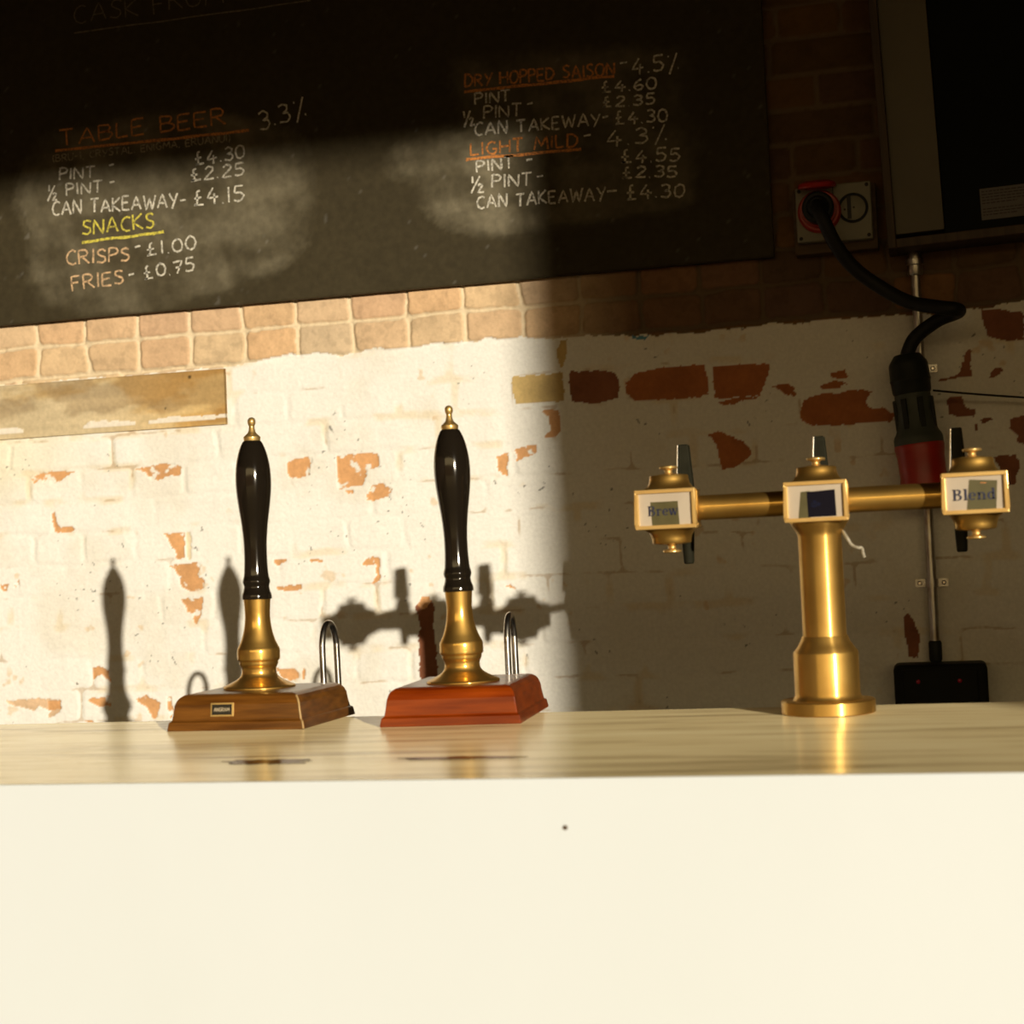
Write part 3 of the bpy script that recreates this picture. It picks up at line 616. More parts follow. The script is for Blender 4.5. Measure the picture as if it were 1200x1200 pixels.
GL = {'A': (.72, [[(0,0),(.36,1),(.72,0)],[(.13,.36),(.60,.36)]]), 'B': (.6, [[(0,0),(0,1)],[(0,1),(.42,.96),(.5,.78),(.38,.56),(0,.52)],[(.3,.54),(.56,.42),(.6,.24),(.44,.04),(0,0)]]),
 'C': (.62, [[(.6,.9),(.4,1),(.16,.86),(.02,.5),(.12,.14),(.36,0),(.6,.08)]]), 'D': (.66, [[(0,0),(.02,1)],[(-.03,1),(.36,.96),(.62,.68),(.62,.36),(.4,.06),(0,0)]]),
 'E': (.52, [[(.5,1),(0,.98),(0,.02),(.52,0)],[(0,.52),(.42,.54)]]), 'F': (.52, [[(.52,1),(0,.97),(0,-.04)],[(0,.52),(.4,.54)]]),
 'G': (.66, [[(.6,.88),(.38,1),(.12,.82),(.02,.44),(.18,.06),(.44,0),(.62,.2),(.63,.42),(.38,.42)]]), 'H': (.62, [[(0,0),(0,1)],[(.62,0),(.62,1)],[(0,.5),(.62,.53)]]),
 'I': (.12, [[(.06,0),(.06,1)]]), 'K': (.6, [[(0,0),(0,1)],[(.56,1),(.03,.48),(.6,0)]]), 'L': (.5, [[(0,1),(0,0),(.5,.02)]]),
 'M': (.84, [[(0,0),(.12,1),(.42,.3),(.72,1),(.84,0)]]), 'N': (.64, [[(0,0),(.02,1),(.6,0),(.64,1)]]), 'O': (.7, [[(.35,1),(.1,.84),(.0,.48),(.12,.1),(.36,0),(.6,.14),(.7,.5),(.58,.88),(.33,1)]]),
 'P': (.54, [[(0,-.03),(0,1),(.38,1),(.54,.8),(.42,.56),(0,.48)]]), 'R': (.6, [[(0,0),(0,1),(.4,1),(.54,.8),(.42,.58),(.02,.5)],[(.2,.52),(.62,0)]]),
 'S': (.54, [[(.52,.88),(.34,1),(.1,.92),(.06,.7),(.26,.54),(.48,.4),(.5,.16),(.3,0),(0,.08)]]), 'T': (.64, [[(0,1),(.64,1.02)],[(.32,1),(.30,0)]]),
 'U': (.62, [[(0,1),(.02,.3),(.18,.02),(.42,.02),(.6,.3),(.62,1)]]), 'W': (.92, [[(0,1),(.22,0),(.46,.8),(.68,0),(.92,1)]]), 'Y': (.62, [[(0,1),(.3,.48)],[(.64,1),(.2,-.08)]]),
 '0': (.56, [[(.28,1),(.06,.8),(0,.44),(.1,.1),(.28,0),(.48,.12),(.56,.5),(.48,.86),(.26,1)]]), '1': (.18, [[(.08,1),(.1,0)]]), '2': (.54, [[(.04,.8),(.22,1),(.46,.9),(.48,.66),(.0,.02),(.54,.02)]]),
 '3': (.52, [[(.04,.9),(.26,1),(.48,.84),(.42,.6),(.2,.52),(.46,.44),(.52,.22),(.34,.0),(.0,.08)]]), '4': (.6, [[(.34,1),(.0,.34),(.6,.38)],[(.40,.62),(.38,-.06)]]),
 '5': (.54, [[(.52,1),(.1,.98),(.06,.56),(.34,.6),(.54,.36),(.42,.06),(.18,0),(0,.1)]]), '6': (.54, [[(.44,.98),(.14,.7),(.02,.3),(.18,.02),(.42,.06),(.52,.3),(.36,.5),(.06,.36)]]),
 '7': (.54, [[(.0,.98),(.54,1),(.2,0)],[(.14,.5),(.46,.52)]]), '£': (.6, [[(.34,1),(.18,.9),(.22,.1),(.02,.02),(.56,.02)],[(.02,.46),(.42,.5)]]), '.': (.10, [[(.02,.0),(.06,.05)]]),
 ',': (.12, [[(.08,.08),(.0,-.14)]]), '-': (.46, [[(.02,.42),(.44,.46)]]), '%': (.6, [[(.1,-.2),(.5,1.1)],[(.02,.92),(.08,.90)],[(.52,.1),(.58,.12)]]),
 '½': (.9, [[(.12,1.05),(.12,.62)],[(.0,.0),(.62,1.0)],[(.46,.42),(.6,.52),(.74,.4),(.46,.02),(.84,.02)]]), '(': (.2, [[(.18,1.1),(.02,.6),(.16,-.08)]]), ')': (.2, [[(.02,1.1),(.18,.5),(.04,-.12)]]), ' ': (.34, [])}
def ribbon(V, F, pts, w):
    """one chalk stroke: a strip of varying width along pts (x, z)"""
    P = [Vector((p[0], p[1])) for p in pts]
    if len(P) > 2:
        out = []
        for i in range(len(P)-1):
            p0, p1, p2, p3 = P[max(i-1,0)], P[i], P[i+1], P[min(i+2,len(P)-1)]
            sharp = 0.35
            for k in range(4):
                t = k/4; cr = 0.5*((2*p1)+(p2-p0)*t+(2*p0-5*p1+4*p2-p3)*t*t+(3*p1-p0-3*p2+p3)*t**3); ln = p1.lerp(p2, t)
                out.append(cr*sharp+ln*(1-sharp))
        out.append(P[-1]); P = out
    b = len(V); n = len(P)
    for i, p in enumerate(P):
        t = P[min(i+1,n-1)]-P[max(i-1,0)]
        if t.length < 1e-7: t = Vector((1,0))
        t.normalize(); nn = Vector((-t.y, t.x)); ww = w*random.uniform(0.75, 1.15)*0.5
        V += [p+nn*ww, p-nn*ww]
    for i in range(n-1): F.append((b+2*i, b+2*i+2, b+2*i+3, b+2*i+1))
def write(text, x0, z0, x1, z1, cap, w, jitter=0.05):
    V = []; F = []; d = Vector((x1-x0, z1-z0)); L = d.length; d.normalize(); u = Vector((-d.y, d.x))
    if text == '_':
        n = 9; ribbon(V, F, [Vector((x0,z0))+d*L*i/(n-1)+u*random.uniform(-.0012,.0012) for i in range(n)], w*1.15); return V, F
    gap = 0.20; tot = sum(GL[c][0] for c in text)+gap*(len(text)-1)
    sx = L/tot; pos = 0
    for c in text:
        wd, st = GL[c]; lift = random.uniform(-jitter, jitter)*cap; slant = random.uniform(-0.05, 0.10); ks = random.uniform(0.94, 1.06)
        for s in st:
            ribbon(V, F, [Vector((x0,z0))+d*(pos+p[0]+slant*p[1]*0.5+random.uniform(-.015,.015))*sx+u*(p[1]*ks*cap+lift+random.uniform(-.02,.02)*cap) for p in s], w)
        pos += wd+gap
    return V, F
for text, x0, z0, x1, z1, cap, key in TEXT:
    w = 0.0030 if key in 'gd' else (0.0062 if text == '_' else 0.0048)
    V, F = write(text, x0, z0, x1, z1, cap, w)
    me = bpy.data.meshes.new('chalk_writing'); me.from_pydata([(p.x, BY-0.0006, p.y) for p in V], [], F)
    o = link('chalk_underline' if text == '_' else ('chalk_dash' if text == '-' else 'chalk_writing'), me, M['chalk_'+key], board)
    word = {'w': 'white', 'o': 'orange', 'y': 'yellow', 'p': 'peach', 'g': 'faint brown', 'd': 'shade darkened'}[key]
    o['label'] = word+' chalk underline' if text == '_' else (word+' chalk dash' if text == '-' else word+' chalk writing reading '+text)

# ------------------------------------------------------------------ the bar
BX0, BX1 = -3.4, 2.2
bar = thing('bar_counter', 'cream painted bar front below the grey worktop', 'bar', (0, BAR0, 0))
bm = bmesh.new(); box(bm, BX0, BX1, 0, 0.0040, 0.0, BARZ-0.0001); obj('front_panel', bm, M['front'], bar, bevel=0.0006)
bm = bmesh.new()
for x in (BX0, -1.6, 0.3, BX1-0.03): box(bm, x, x+0.03, 0.0042, 0.50, 0.0, BARZ-0.041)
box(bm, BX0, BX1, 0.0042, 0.50, 0.08, 0.11); box(bm, BX0, BX1, 0.0042, 0.46, 0.55, 0.575)
obj('carcass', bm, M['carcass'], bar)
bm = bmesh.new(); lathe(bm, [(0.0028,0),(0.0026,0.0006),(0.0012,0.001)], 16, Matrix.Translation((-0.402, -0.0002, EYE-0.3003)) @ Matrix.Rotation(radians(90), 4, 'X'))
o = obj('pin_head', bm, M['ply'], bar, True); o['label'] = 'tiny brown pin head in the cream front'
bm = bmesh.new(); box(bm, BX0, BX1, BAR0+0.0042, BAR1, BARZ-0.04, BARZ)
wt = tag(obj('worktop', bm, M['worktop'], None, bevel=0.0004), 'glossy grey streaked worktop carrying the pumps and beer tower', 'worktop')
def puddle(x, y, sx, sy, seed):
    rr = random.Random(seed); bm = bmesh.new(); n = 60
    k = [rr.uniform(0.25, 1.25) if rr.random() < 0.5 else 0.7 for _ in range(n)]
    top = []; bot = []
    for i in range(n):
        a = 2*pi*i/n; q = (k[i]+k[i-1]+k[(i+1) % n])/3
        top.append(bm.verts.new((x+sx*0.96*q*cos(a), y+sy*0.96*q*sin(a), BARZ+0.0007))); bot.append(bm.verts.new((x+sx*q*cos(a), y+sy*q*sin(a), BARZ+0.0001)))
    bm.faces.new(top)
    for i in range(n): bm.faces.new((bot[i], bot[(i+1) % n], top[(i+1) % n], top[i]))
    return bm
M['spill'] = mat('dark_beer_spill', (0.05, 0.035, 0.02), 0.12, noise=((60, 60, 60), (0.16, 0.12, 0.07), 0.45, 0.6))

# ------------------------------------------------------------------ hand pumps
S1 = 1/2143.0
def frustum_base(bm, w, d, h, lip=0.013, inset=0.021):
    """box base: plinth band, ledge, sloping sides with a rounded top edge"""
    lv = [(0, 0), (0.0022, 0.0118), (0.0032, 0.0134), (0.0056, 0.0140), (0.0062, 0.0160), (0.0082, 0.0270), (0.0096, 0.0380), (0.0122, h-0.0088), (0.0158, h-0.0042), (0.0205, h-0.0012), (0.0255, h)]
    rings = [[bm.verts.new((sx*(w/2-i), sy*(d/2-i), z)) for sx, sy in ((-1,-1),(1,-1),(1,1),(-1,1))] for i, z in lv]
    for a, b in zip(rings[:-1], rings[1:]):
        for k in range(4): bm.faces.new((a[k], a[(k+1)%4], b[(k+1)%4], b[k]))
    bm.faces.new(rings[0][::-1]); bm.faces.new(rings[-1])
COLLAR = [(45,297),(43,270),(42,240),(46,200),(56,162),(66,140),(71,128),(71,97),(66,92),(64,80),(58,66),(60,45),(75,30),(100,17),(119,8),(119,0)]
HANDLE = [(49,297),(50,301),(49,313),(45.5,322),(42,339),(44,347),(46,355),(44.5,364),(41,380),(38.3,430),(39,490),(44.5,550),(51.5,600),(57.5,650),(59.5,692),(57.5,735),(51,772),(43,800),(33,822),(26,829),(24,831)]
FINIAL = [(27,826),(28,832),(28,841),(22,847),(14,855),(10.5,866),(9.2,876),(11,881),(13,887),(13.4,894),(11.5,901),(6,906),(0.5,907.5)]
def hand_pump(label, loc, rotz, w, d, h, wood, fx, fy, lean, hoop, badge, sz):
    t = thing('hand_pump', label, 'beer pump', loc, rotz, 'hand pumps on the bar')
    bm = bmesh.new(); frustum_base(bm, w, d, h); obj('wooden_base', bm, wood, t, bevel=0.0012)
    base = [c for c in t.children][0]
    if badge:
        bm = bmesh.new(); cx = -0.022; cz = 0.0305; yy = -d/2+0.0088
        tilt = Matrix.Translation((cx, yy, cz)) @ Matrix.Rotation(radians(-8), 4, 'X')
        box(bm, -0.0190, 0.0190, -0.0016, 0.004, -0.0105, 0.0105, tilt); f = obj('badge_frame', bm, M['bright_brass'], base, bevel=0.0008)
        f['label'] = 'pale brass badge rim'
        bm = bmesh.new(); box(bm, -0.0162, 0.0162, -0.0022, 0.003, -0.0077, 0.0077, tilt); o = obj('badge', bm, M['badge'], base, bevel=0.0004); o['label'] = 'dark maker badge reading ANGRAM'
        V, F = write('ANGRAM', -0.0125, -0.0028, 0.0125, -0.0028, 0.0056, 0.0011, 0.0)
        me = bpy.data.meshes.new('badge_lettering'); me.from_pydata([tilt @ Vector((p.x, -0.0026, p.y)) for p in V], [], F); link('badge_lettering', me, M['badge_letter'], base)
        bm = bmesh.new()                                             # pale worn corner of the box
        e = [Vector((w/2-i+0.0003, -d/2+i-0.0003, z)) for i, z in ((0, 0.001), (0.0022, 0.0116), (0.0058, 0.0145), (0.0082, 0.0270), (0.0096, 0.0380), (0.0122, h-0.0088), (0.0158, h-0.0042))]
        tube(bm, e, 0.0016, 8); o = obj('worn_corner', bm, M['edge_wood'], base, True); o['label'] = 'pale worn front corner'
    k = sz*S1; hk = sz/2143.0
    tl = Matrix.Translation((fx, fy, h-0.0005)) @ Matrix.Rotation(lean, 4, 'Y')
    bm = bmesh.new(); lathe(bm, [(r*k, z*hk) for r, z in reversed(COLLAR)], 64, tl, ref=4); obj('brass_collar', bm, M['brass'], t, True, angle=50)
    bm = bmesh.new(); lathe(bm, [(r*k, z*hk) for r, z in HANDLE], 64, tl, ref=4); hd = obj('pull_handle', bm, M['black_gloss'], t, True, angle=60)
    bm = bmesh.new(); lathe(bm, [(r*k, z*hk) for r, z in FINIAL], 40, tl, ref=4); obj('brass_finial', bm, M['bright_brass'], hd, True, angle=60)
    # the swan neck spout leaves the back of the box, rises on the server's side and turns over
    x, y0, hh = hoop; r = 0.033
    pts = [(x, d/2-0.012, 0.012), (x, d/2+0.06, 0.011), (x, y0-r-0.025, 0.011), (x, y0-r-0.006, 0.016), (x, y0-r, 0.034), (x, y0-r, 0.060), (x, y0-r, hh-r-0.012)]
    pts += [(x, y0-r*cos(q), hh-r*1.35+r*1.35*sin(q)) for q in (0.25, 0.7, 1.15, pi/2, 1.99, 2.44, 2.89)] + [(x, y0+r, hh-r-0.012), (x, y0+r+0.001, 0.05), (x, y0+r+0.002, 0.004)]
    bm = bmesh.new(); tube(bm, smooth_path(pts, 5), 0.0056, 14); obj('swan_neck', bm, M['steel'], t, True, angle=80)
    return t
hand_pump('brown wooden based hand pump with a small maker badge on its box', (-1.0215, 2.408, BARZ), radians(-1.5), 0.222, 0.212, 0.053, M['oak'], -0.012, 0.017, 0.0135, (-0.019, 0.328, 0.137), True, 1.0)
hand_pump('red mahogany based hand pump in the middle of the bar, box without badge', (-0.6990, 2.429, BARZ), radians(3.6), 0.210, 0.242, 0.055, M['mahogany'], 0.002, -0.028, -0.007, (0.012, 0.313, 0.139), False, 0.983)
tag(obj('beer_spill', puddle(-0.815, 1.93, 0.075, 0.030, 3), M['spill'], None), 'dark wet streak on the worktop before the brown based hand pump', 'spill', 'dark spills on the worktop')
tag(obj('beer_spill', puddle(-0.57, 1.94, 0.10, 0.014, 5), M['spill'], None), 'thin dark wet streak on the worktop before the red based hand pump', 'spill', 'dark spills on the worktop')

# ------------------------------------------------------------------ brass beer tower
TX, TY = -0.157, 2.377
tw = thing('beer_tower', 'brass three headed beer tower on the worktop with sign boxes', 'beer tower', (TX, TY, BARZ))
bm = bmesh.new(); lathe(bm, [(0.0640,0),(0.0655,0.0012),(0.0655,0.0175),(0.0640,0.0190),(0.046,0.0195)], 72); obj('base_flange', bm, M['turned_brass'], tw, True)
bm = bmesh.new(); lathe(bm, [(0.0505,0.0190),(0.0475,0.0215),(0.0457,0.026),(0.0455,0.030),(0.0455,0.0840),(0.0448,0.0862),(0.0395,0.0930),(0.0345,0.1010),(0.0325,0.1068),(0.0318,0.1080)], 72); obj('column_sleeve', bm, M['turned_brass'], tw, True)
bm = bmesh.new(); lathe(bm, [(0.0305,0.1075),(0.0305,0.2480),(0.0320,0.2540),(0.0370,0.2610),(0.0405,0.2675)], 72); obj('column', bm, M['turned_brass'], tw, True)
HZc = 0.2965
HEADS = [(-0.2095, 'Brew', 0.0), (0.0, '', 0.0), (0.2125, 'Blend', 0.0)]
bm = bmesh.new(); lathe(bm, [(0.0178, 0), (0.0178, 0.1335)], 48, Matrix.Translation((-0.170, 0, HZc)) @ Matrix.Rotation(radians(90), 4, 'Y')); obj('arm', bm, M['brass'], tw, True)
bm = bmesh.new(); lathe(bm, [(0.0178, 0), (0.0178, 0.1335)], 48, Matrix.Translation((0.0365, 0, HZc)) @ Matrix.Rotation(radians(90), 4, 'Y')); obj('arm', bm, M['brass'], tw, True)

# serif lettering: thick stems, thin hairlines and slab serifs
def quad_stroke(V, F, a, b, wa, wb=None):
    a = Vector(a); b = Vector(b); wb = wa if wb is None else wb
    t = (b-a).normalized(); n = Vector((-t.y, t.x)); i = len(V)
    V += [a+n*wa/2, a-n*wa/2, b-n*wb/2, b+n*wb/2]; F.append((i, i+1, i+2, i+3))
def arc(V, F, cx, cz, rx, rz, a0, a1, thin, thick, n=14):
    i = len(V)
    for k in range(n+1):
        a = radians(a0+(a1-a0)*k/n); w = thin+(thick-thin)*abs(cos(a))**1.3
        d = Vector((cos(a), sin(a))); c = Vector((cx+rx*cos(a), cz+rz*sin(a))); V += [c+d*w/2, c-d*w/2]
    for k in range(n): F.append((i+2*k, i+2*k+1, i+2*k+3, i+2*k+2))
def serif_word(word):
    V = []; F = []; x = 0.0; T, t = 0.17, 0.07
    def stem(cx, z0, z1, s0=True, s1=True):
        quad_stroke(V, F, (cx, z0), (cx, z1), T)
        if s0: quad_stroke(V, F, (cx-0.16, z0+t/2), (cx+0.16, z0+t/2), t)
        if s1 == 'L': quad_stroke(V, F, (cx-0.17, z1-t/2-0.02), (cx, z1-t/2), t)
        elif s1: quad_stroke(V, F, (cx-0.16, z1-t/2), (cx+0.16, z1-t/2), t)
    for c in word:
        if c == 'B':
            stem(x+0.17, 0, 1)
            for cz, r, wx in ((0.765, 0.2, 0.20), (0.27, 0.235, 0.25)):
                arc(V, F, x+0.36, cz, wx, r, -90, 90, t, T)
                quad_stroke(V, F, (x+0.17, cz+r), (x+0.37, cz+r), t); quad_stroke(V, F, (x+0.17, cz-r), (x+0.37, cz-r), t)
            x += 0.80
        elif c == 'r':
            stem(x+0.16, 0, 0.68, True, 'L'); arc(V, F, x+0.36, 0.46, 0.15, 0.18, 165, 60, t, t*1.2); arc(V, F, x+0.43, 0.58, 0.035, 0.035, 0, 360, 0.07, 0.07); x += 0.58
        elif c == 'e':
            arc(V, F, x+0.27, 0.34, 0.20, 0.31, 5, 320, t, T); quad_stroke(V, F, (x+0.14, 0.36), (x+0.47, 0.36), t); x += 0.60
        elif c == 'w':
            for a, b, w in (((.08,.66),(.27,.0),T),((.27,.02),(.43,.60),t),((.40,.66),(.60,.0),T),((.60,.02),(.78,.64),t)): quad_stroke(V, F, (x+a[0], a[1]), (x+b[0], b[1]), w)
            for q in (.08,.40,.78): quad_stroke(V, F, (x+q-.12, .65), (x+q+.12, .65), t)
            x += 0.92
        elif c == 'l':
            stem(x+0.17, 0, 1.02, True, 'L'); x += 0.38
        elif c == 'n':
            stem(x+0.16, 0, 0.68, True, 'L'); stem(x+0.52, 0, 0.46, True, False); arc(V, F, x+0.35, 0.43, 0.17, 0.21, 180, 0, t, T*0.9); x += 0.73
        elif c == 'd':
            stem(x+0.46, 0, 1.02, False, 'L'); quad_stroke(V, F, (x+0.46, t/2), (x+0.62, t/2), t); arc(V, F, x+0.28, 0.34, 0.19, 0.31, 30, 330, t, T); x += 0.70
    return V, F, x
def poly_plate(bm, pts, y0, y1): prism(bm, pts, y0, y1)
FW, FH = 0.0868, 0.0570                                             # sign frame
for hx, word, tw_ang in HEADS:
    bm = bmesh.new()
    box(bm, hx-0.0385, hx+0.0385, -0.036, 0.036, HZc-0.0262, HZc+0.0262)
    def pagoda(sg):
        # square at the box, round towards the cap
        prof = [(0.0405, 0.0262, 0.0), (0.0370, 0.0285, 0.25), (0.0325, 0.0325, 0.62), (0.0296, 0.0375, 0.92), (0.0284, 0.0425, 1), (0.0280, 0.0475, 1), (0.0268, 0.0490, 1), (0.012, 0.0510, 1)]
        rings = []
        for r, z, rd in prof:
            ring = []
            for k in range(48):
                a = 2*pi*(k+0.5)/48; q = r/max(abs(cos(a)), abs(sin(a))); rr = q*(1-rd)+r*rd
                rr = min(rr, r*1.38); ring.append(bm.verts.new((hx+rr*cos(a), rr*sin(a), HZc+sg*z)))
            rings.append(ring)
        for a, b in zip(rings[:-1], rings[1:]):
            for k in range(48): bm.faces.new((a[k], a[(k+1)%48], b[(k+1)%48], b[k]))
        bm.faces.new(rings[0]); bm.faces.new(rings[-1])
    pagoda(1)
    if word: pagoda(-1)
    else:
        lathe(bm, [(0.0415, 0.2668), (0.0420, 0.2705)], 48)
    hd = obj('sign_head', bm, M['brass'], tw, True, angle=38)
    hd['label'] = 'brass head with sign reading '+word if word else 'middle brass head with dark square'
    for sg in ((1, -1) if word else (1,)):
        bm = bmesh.new(); pr = [(0.0085,0.0495),(0.0062,0.0520),(0.0055,0.0555),(0.0075,0.0575),(0.0125,0.0585),(0.0132,0.0605),(0.0120,0.0622),(0.004,0.0632)]
        lathe(bm, [(r, HZc+sg*z) for r, z in (pr if sg > 0 else pr)], 36, Matrix.Translation((hx, 0, 0)), ref=2); obj('cap_knob', bm, M['bright_brass'], hd, True, angle=60)
    bm = bmesh.new(); y0, y1 = -0.0500, -0.0355; b = 0.0058
    box(bm, hx-FW/2, hx+FW/2, y0, y1, HZc+FH/2-b, HZc+FH/2); box(bm, hx-FW/2, hx+FW/2, y0, y1, HZc-FH/2, HZc-FH/2+b)
    box(bm, hx-FW/2, hx-FW/2+b, y0, y1, HZc-FH/2+b, HZc+FH/2-b); box(bm, hx+FW/2-b, hx+FW/2, y0, y1, HZc-FH/2+b, HZc+FH/2-b)
    bmesh.ops.remove_doubles(bm, verts=bm.verts[:], dist=1e-5)
    obj('sign_frame', bm, M['bright_brass'], hd, bevel=0.0012)
    bm = bmesh.new(); yp = -0.0455; box(bm, hx-FW/2+b*0.8, hx+FW/2-b*0.8, yp, -0.036, HZc-FH/2+b*0.8, HZc+FH/2-b*0.8); obj('sign_plate', bm, M['plate'], hd)['label'] = 'cream sign plate'
    iw, ih = FW-2*b, FH-2*b; ox, oz = hx-iw/2, HZc-ih/2
    def lab(pts, m, y, nm, lb):  # flat shapes on the plate; the grey green ones are painted reflections
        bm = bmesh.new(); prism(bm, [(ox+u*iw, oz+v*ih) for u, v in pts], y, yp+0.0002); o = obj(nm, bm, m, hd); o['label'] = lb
    if word == 'Brew':
        lab(((.235,0),(.755,0),(.74,.73),(.22,.73)), M['olive'], yp-0.0003, 'painted_reflection', 'grey green painted reflection behind the lettering'); cap, wd, sx, sz = 0.0140, 0.0440, .165, .30
    elif word == 'Blend':
        lab(((.345,0),(.855,.0),(.895,.84),(.41,.90)), M['olive'], yp-0.0003, 'painted_reflection', 'grey green painted reflection behind the lettering'); cap, wd, sx, sz = 0.0150, 0.0580, .105, .29
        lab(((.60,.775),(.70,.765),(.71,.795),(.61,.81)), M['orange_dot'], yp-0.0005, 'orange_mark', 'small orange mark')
    else:
        lab(((.175,0),(.40,0),(.40,.82),(.235,.80)), M['olive'], yp-0.0003, 'painted_reflection', 'grey green painted reflection beside the dark square')
        lab(((.355,.02),(.865,.02),(.855,.83),(.345,.79)), M['night'], yp-0.0006, 'dark_square', 'near black square')
        lab(((.41,.34),(.46,.31),(.58,.36),(.60,.42),(.53,.48),(.47,.53),(.42,.46)), M['blue_mark'], yp-0.0009, 'blue_mark', 'faint blue mark on the dark square')
    if word:
        V, F, wtot = serif_word(word); k = wd/wtot
        me = bpy.data.meshes.new('lettering'); me.from_pydata([(ox+sx*iw+p.x*k, yp-0.0008, oz+sz*ih+p.y*cap) for p in V], [], F); o = link('lettering', me, M['navy'], hd); o['label'] = 'navy serif letters reading '+word
    # the tap at the back of the head: shank, body with spout, flat lever handle
    tx = hx+{'Brew': -0.004, '': -0.006, 'Blend': -0.017}[word]
    bm = bmesh.new(); lathe(bm, [(0.0125,0),(0.0125,0.012),(0.0095,0.014),(0.0095,0.145),(0.0120,0.147),(0.0120,0.165)], 28, Matrix.Translation((tx, 0.034, HZc)) @ Matrix.Rotation(radians(-90), 4, 'X'))
    tp = obj('tap', bm, M['steel'], tw, True); tp['label'] = 'steel tap behind the head'
    bm = bmesh.new(); lathe(bm, [(0.0060,-0.082),(0.0078,-0.080),(0.0105,-0.030),(0.0150,-0.018),(0.0170,0.0),(0.0150,0.020),(0.0105,0.028),(0.008,0.034)], 32, Matrix.Translation((tx, 0.190, HZc))); obj('tap_spout', bm, M['tap_black'], tp, True)
    bm = bmesh.new()
    a = [(-0.0135, 0.030), (0.0135, 0.030), (0.0085, 0.1005), (0.0080, 0.1030), (-0.0080, 0.1030), (-0.0085, 0.1005)]
    prism(bm, [(tx+u, HZc+v) for u, v in a], 0.178, 0.199); obj('tap_handle', bm, M['tap_black'], tp, bevel=0.002)
    bm = bmesh.new(); prism(bm, [(tx-0.0139, HZc+0.031), (tx-0.0110, HZc+0.031), (tx-0.0066, HZc+0.1025), (tx-0.0090, HZc+0.1025)], 0.1765, 0.2005); o = obj('handle_edge', bm, M['steel'], tp, bevel=0.0006); o['label'] = 'bare steel edge of the lever'
bm = bmesh.new(); tube(bm, smooth_path([(0.030,0.004,0.2545),(0.0335,-0.008,0.2520),(0.0385,-0.012,0.2440),(0.0440,-0.012,0.2340),(0.0520,-0.014,0.2295),(0.0575,-0.012,0.2290),(0.0590,-0.013,0.2230),(0.0605,-0.012,0.2155)], 5), 0.0024, 8, radii=None)
o = obj('frayed_strip', bm, M['frayed'], tw, True); o['label'] = 'frayed white strip hanging from the column'

# ------------------------------------------------------------------ on the dark right end of the wall
# double power socket on a plywood block
ps = thing('power_socket', 'cream double power socket with red cover on a plywood block', 'power socket', (-0.1795, WY-0.002, EYE+0.712))
bm = bmesh.new(); box(bm, -0.090, 0.092, -0.048, 0.0, -0.082, 0.064); obj('plywood_block', bm, M['ply'], ps, bevel=0.002)
bm = bmesh.new(); box(bm, -0.0815, 0.0, -0.078, -0.0485, -0.060, 0.061); box(bm, 0.0008, 0.0825, -0.078, -0.0485, -0.064, 0.063)
pl = obj('face_plate', bm, M['cream_plastic'], ps, bevel=0.003)
for sx, sz in ((-0.073, 0.053), (0.074, 0.055), (-0.073, -0.052), (0.074, -0.056)):
    bm = bmesh.new(); lathe(bm, [(0.0042,0),(0.0042,0.0012),(0.003,0.0018)], 16, Matrix.Translation((sx, -0.0778, sz)) @ Matrix.Rotation(radians(90), 4, 'X')); obj('screw', bm, M['screw_dark'], pl, True)
bm = bmesh.new(); lathe(bm, [(0.0470,0),(0.0470,0.010),(0.0430,0.016),(0.0380,0.016),(0.0370,0.030),(0.0330,0.030),(0.0330,0.004)], 56, Matrix.Translation((-0.030, -0.0778, 0.004)) @ Matrix.Rotation(radians(90), 4, 'X'))
obj('red_socket', bm, M['red_plastic'], ps, True)['label'] = 'round red socket ring'
bm = bmesh.new(); lathe(bm, [(0.030,0),(0.040,0.002),(0.042,0.006),(0.040,0.012),(0.028,0.017),(0.004,0.019)], 48, Matrix.Translation((-0.032, -0.100, 0.051)) @ Matrix.Rotation(radians(8), 4, 'X'))
obj('hinged_lid', bm, M['red_plastic'], ps, True)['label'] = 'red lid flipped up over the plug'
bm = bmesh.new(); R0 = Matrix.Translation((0.0425, -0.0778, 0.006)) @ Matrix.Rotation(radians(90), 4, 'X')
lathe(bm, [(0.0330,0),(0.0330,0.0035),(0.0300,0.0045),(0.0275,0.0035),(0.0275,0.0008)], 48, R0); obj('outlet_ring', bm, M['dark_plastic'], ps, True)
bm = bmesh.new(); lathe(bm, [(0.0270,0.0),(0.0270,0.0018),(0.0262,0.0022)], 48, R0); oc = obj('outlet_face', bm, M['cream_plastic'], ps, True)
bm = bmesh.new(); box(bm, 0.0300, 0.0385, -0.0818, -0.0800, -0.017, 0.033); obj('outlet_slot', bm, M['screw_dark'], oc)
for q in ((0.0245, 0.004), (0.0445, 0.007)):
    bm = bmesh.new(); lathe(bm, [(0.0024,0),(0.0024,0.0006)], 14, Matrix.Translation((q[0], -0.0799, q[1])) @ Matrix.Rotation(radians(90), 4, 'X')); obj('pin_hole', bm, M['screw_dark'], oc)

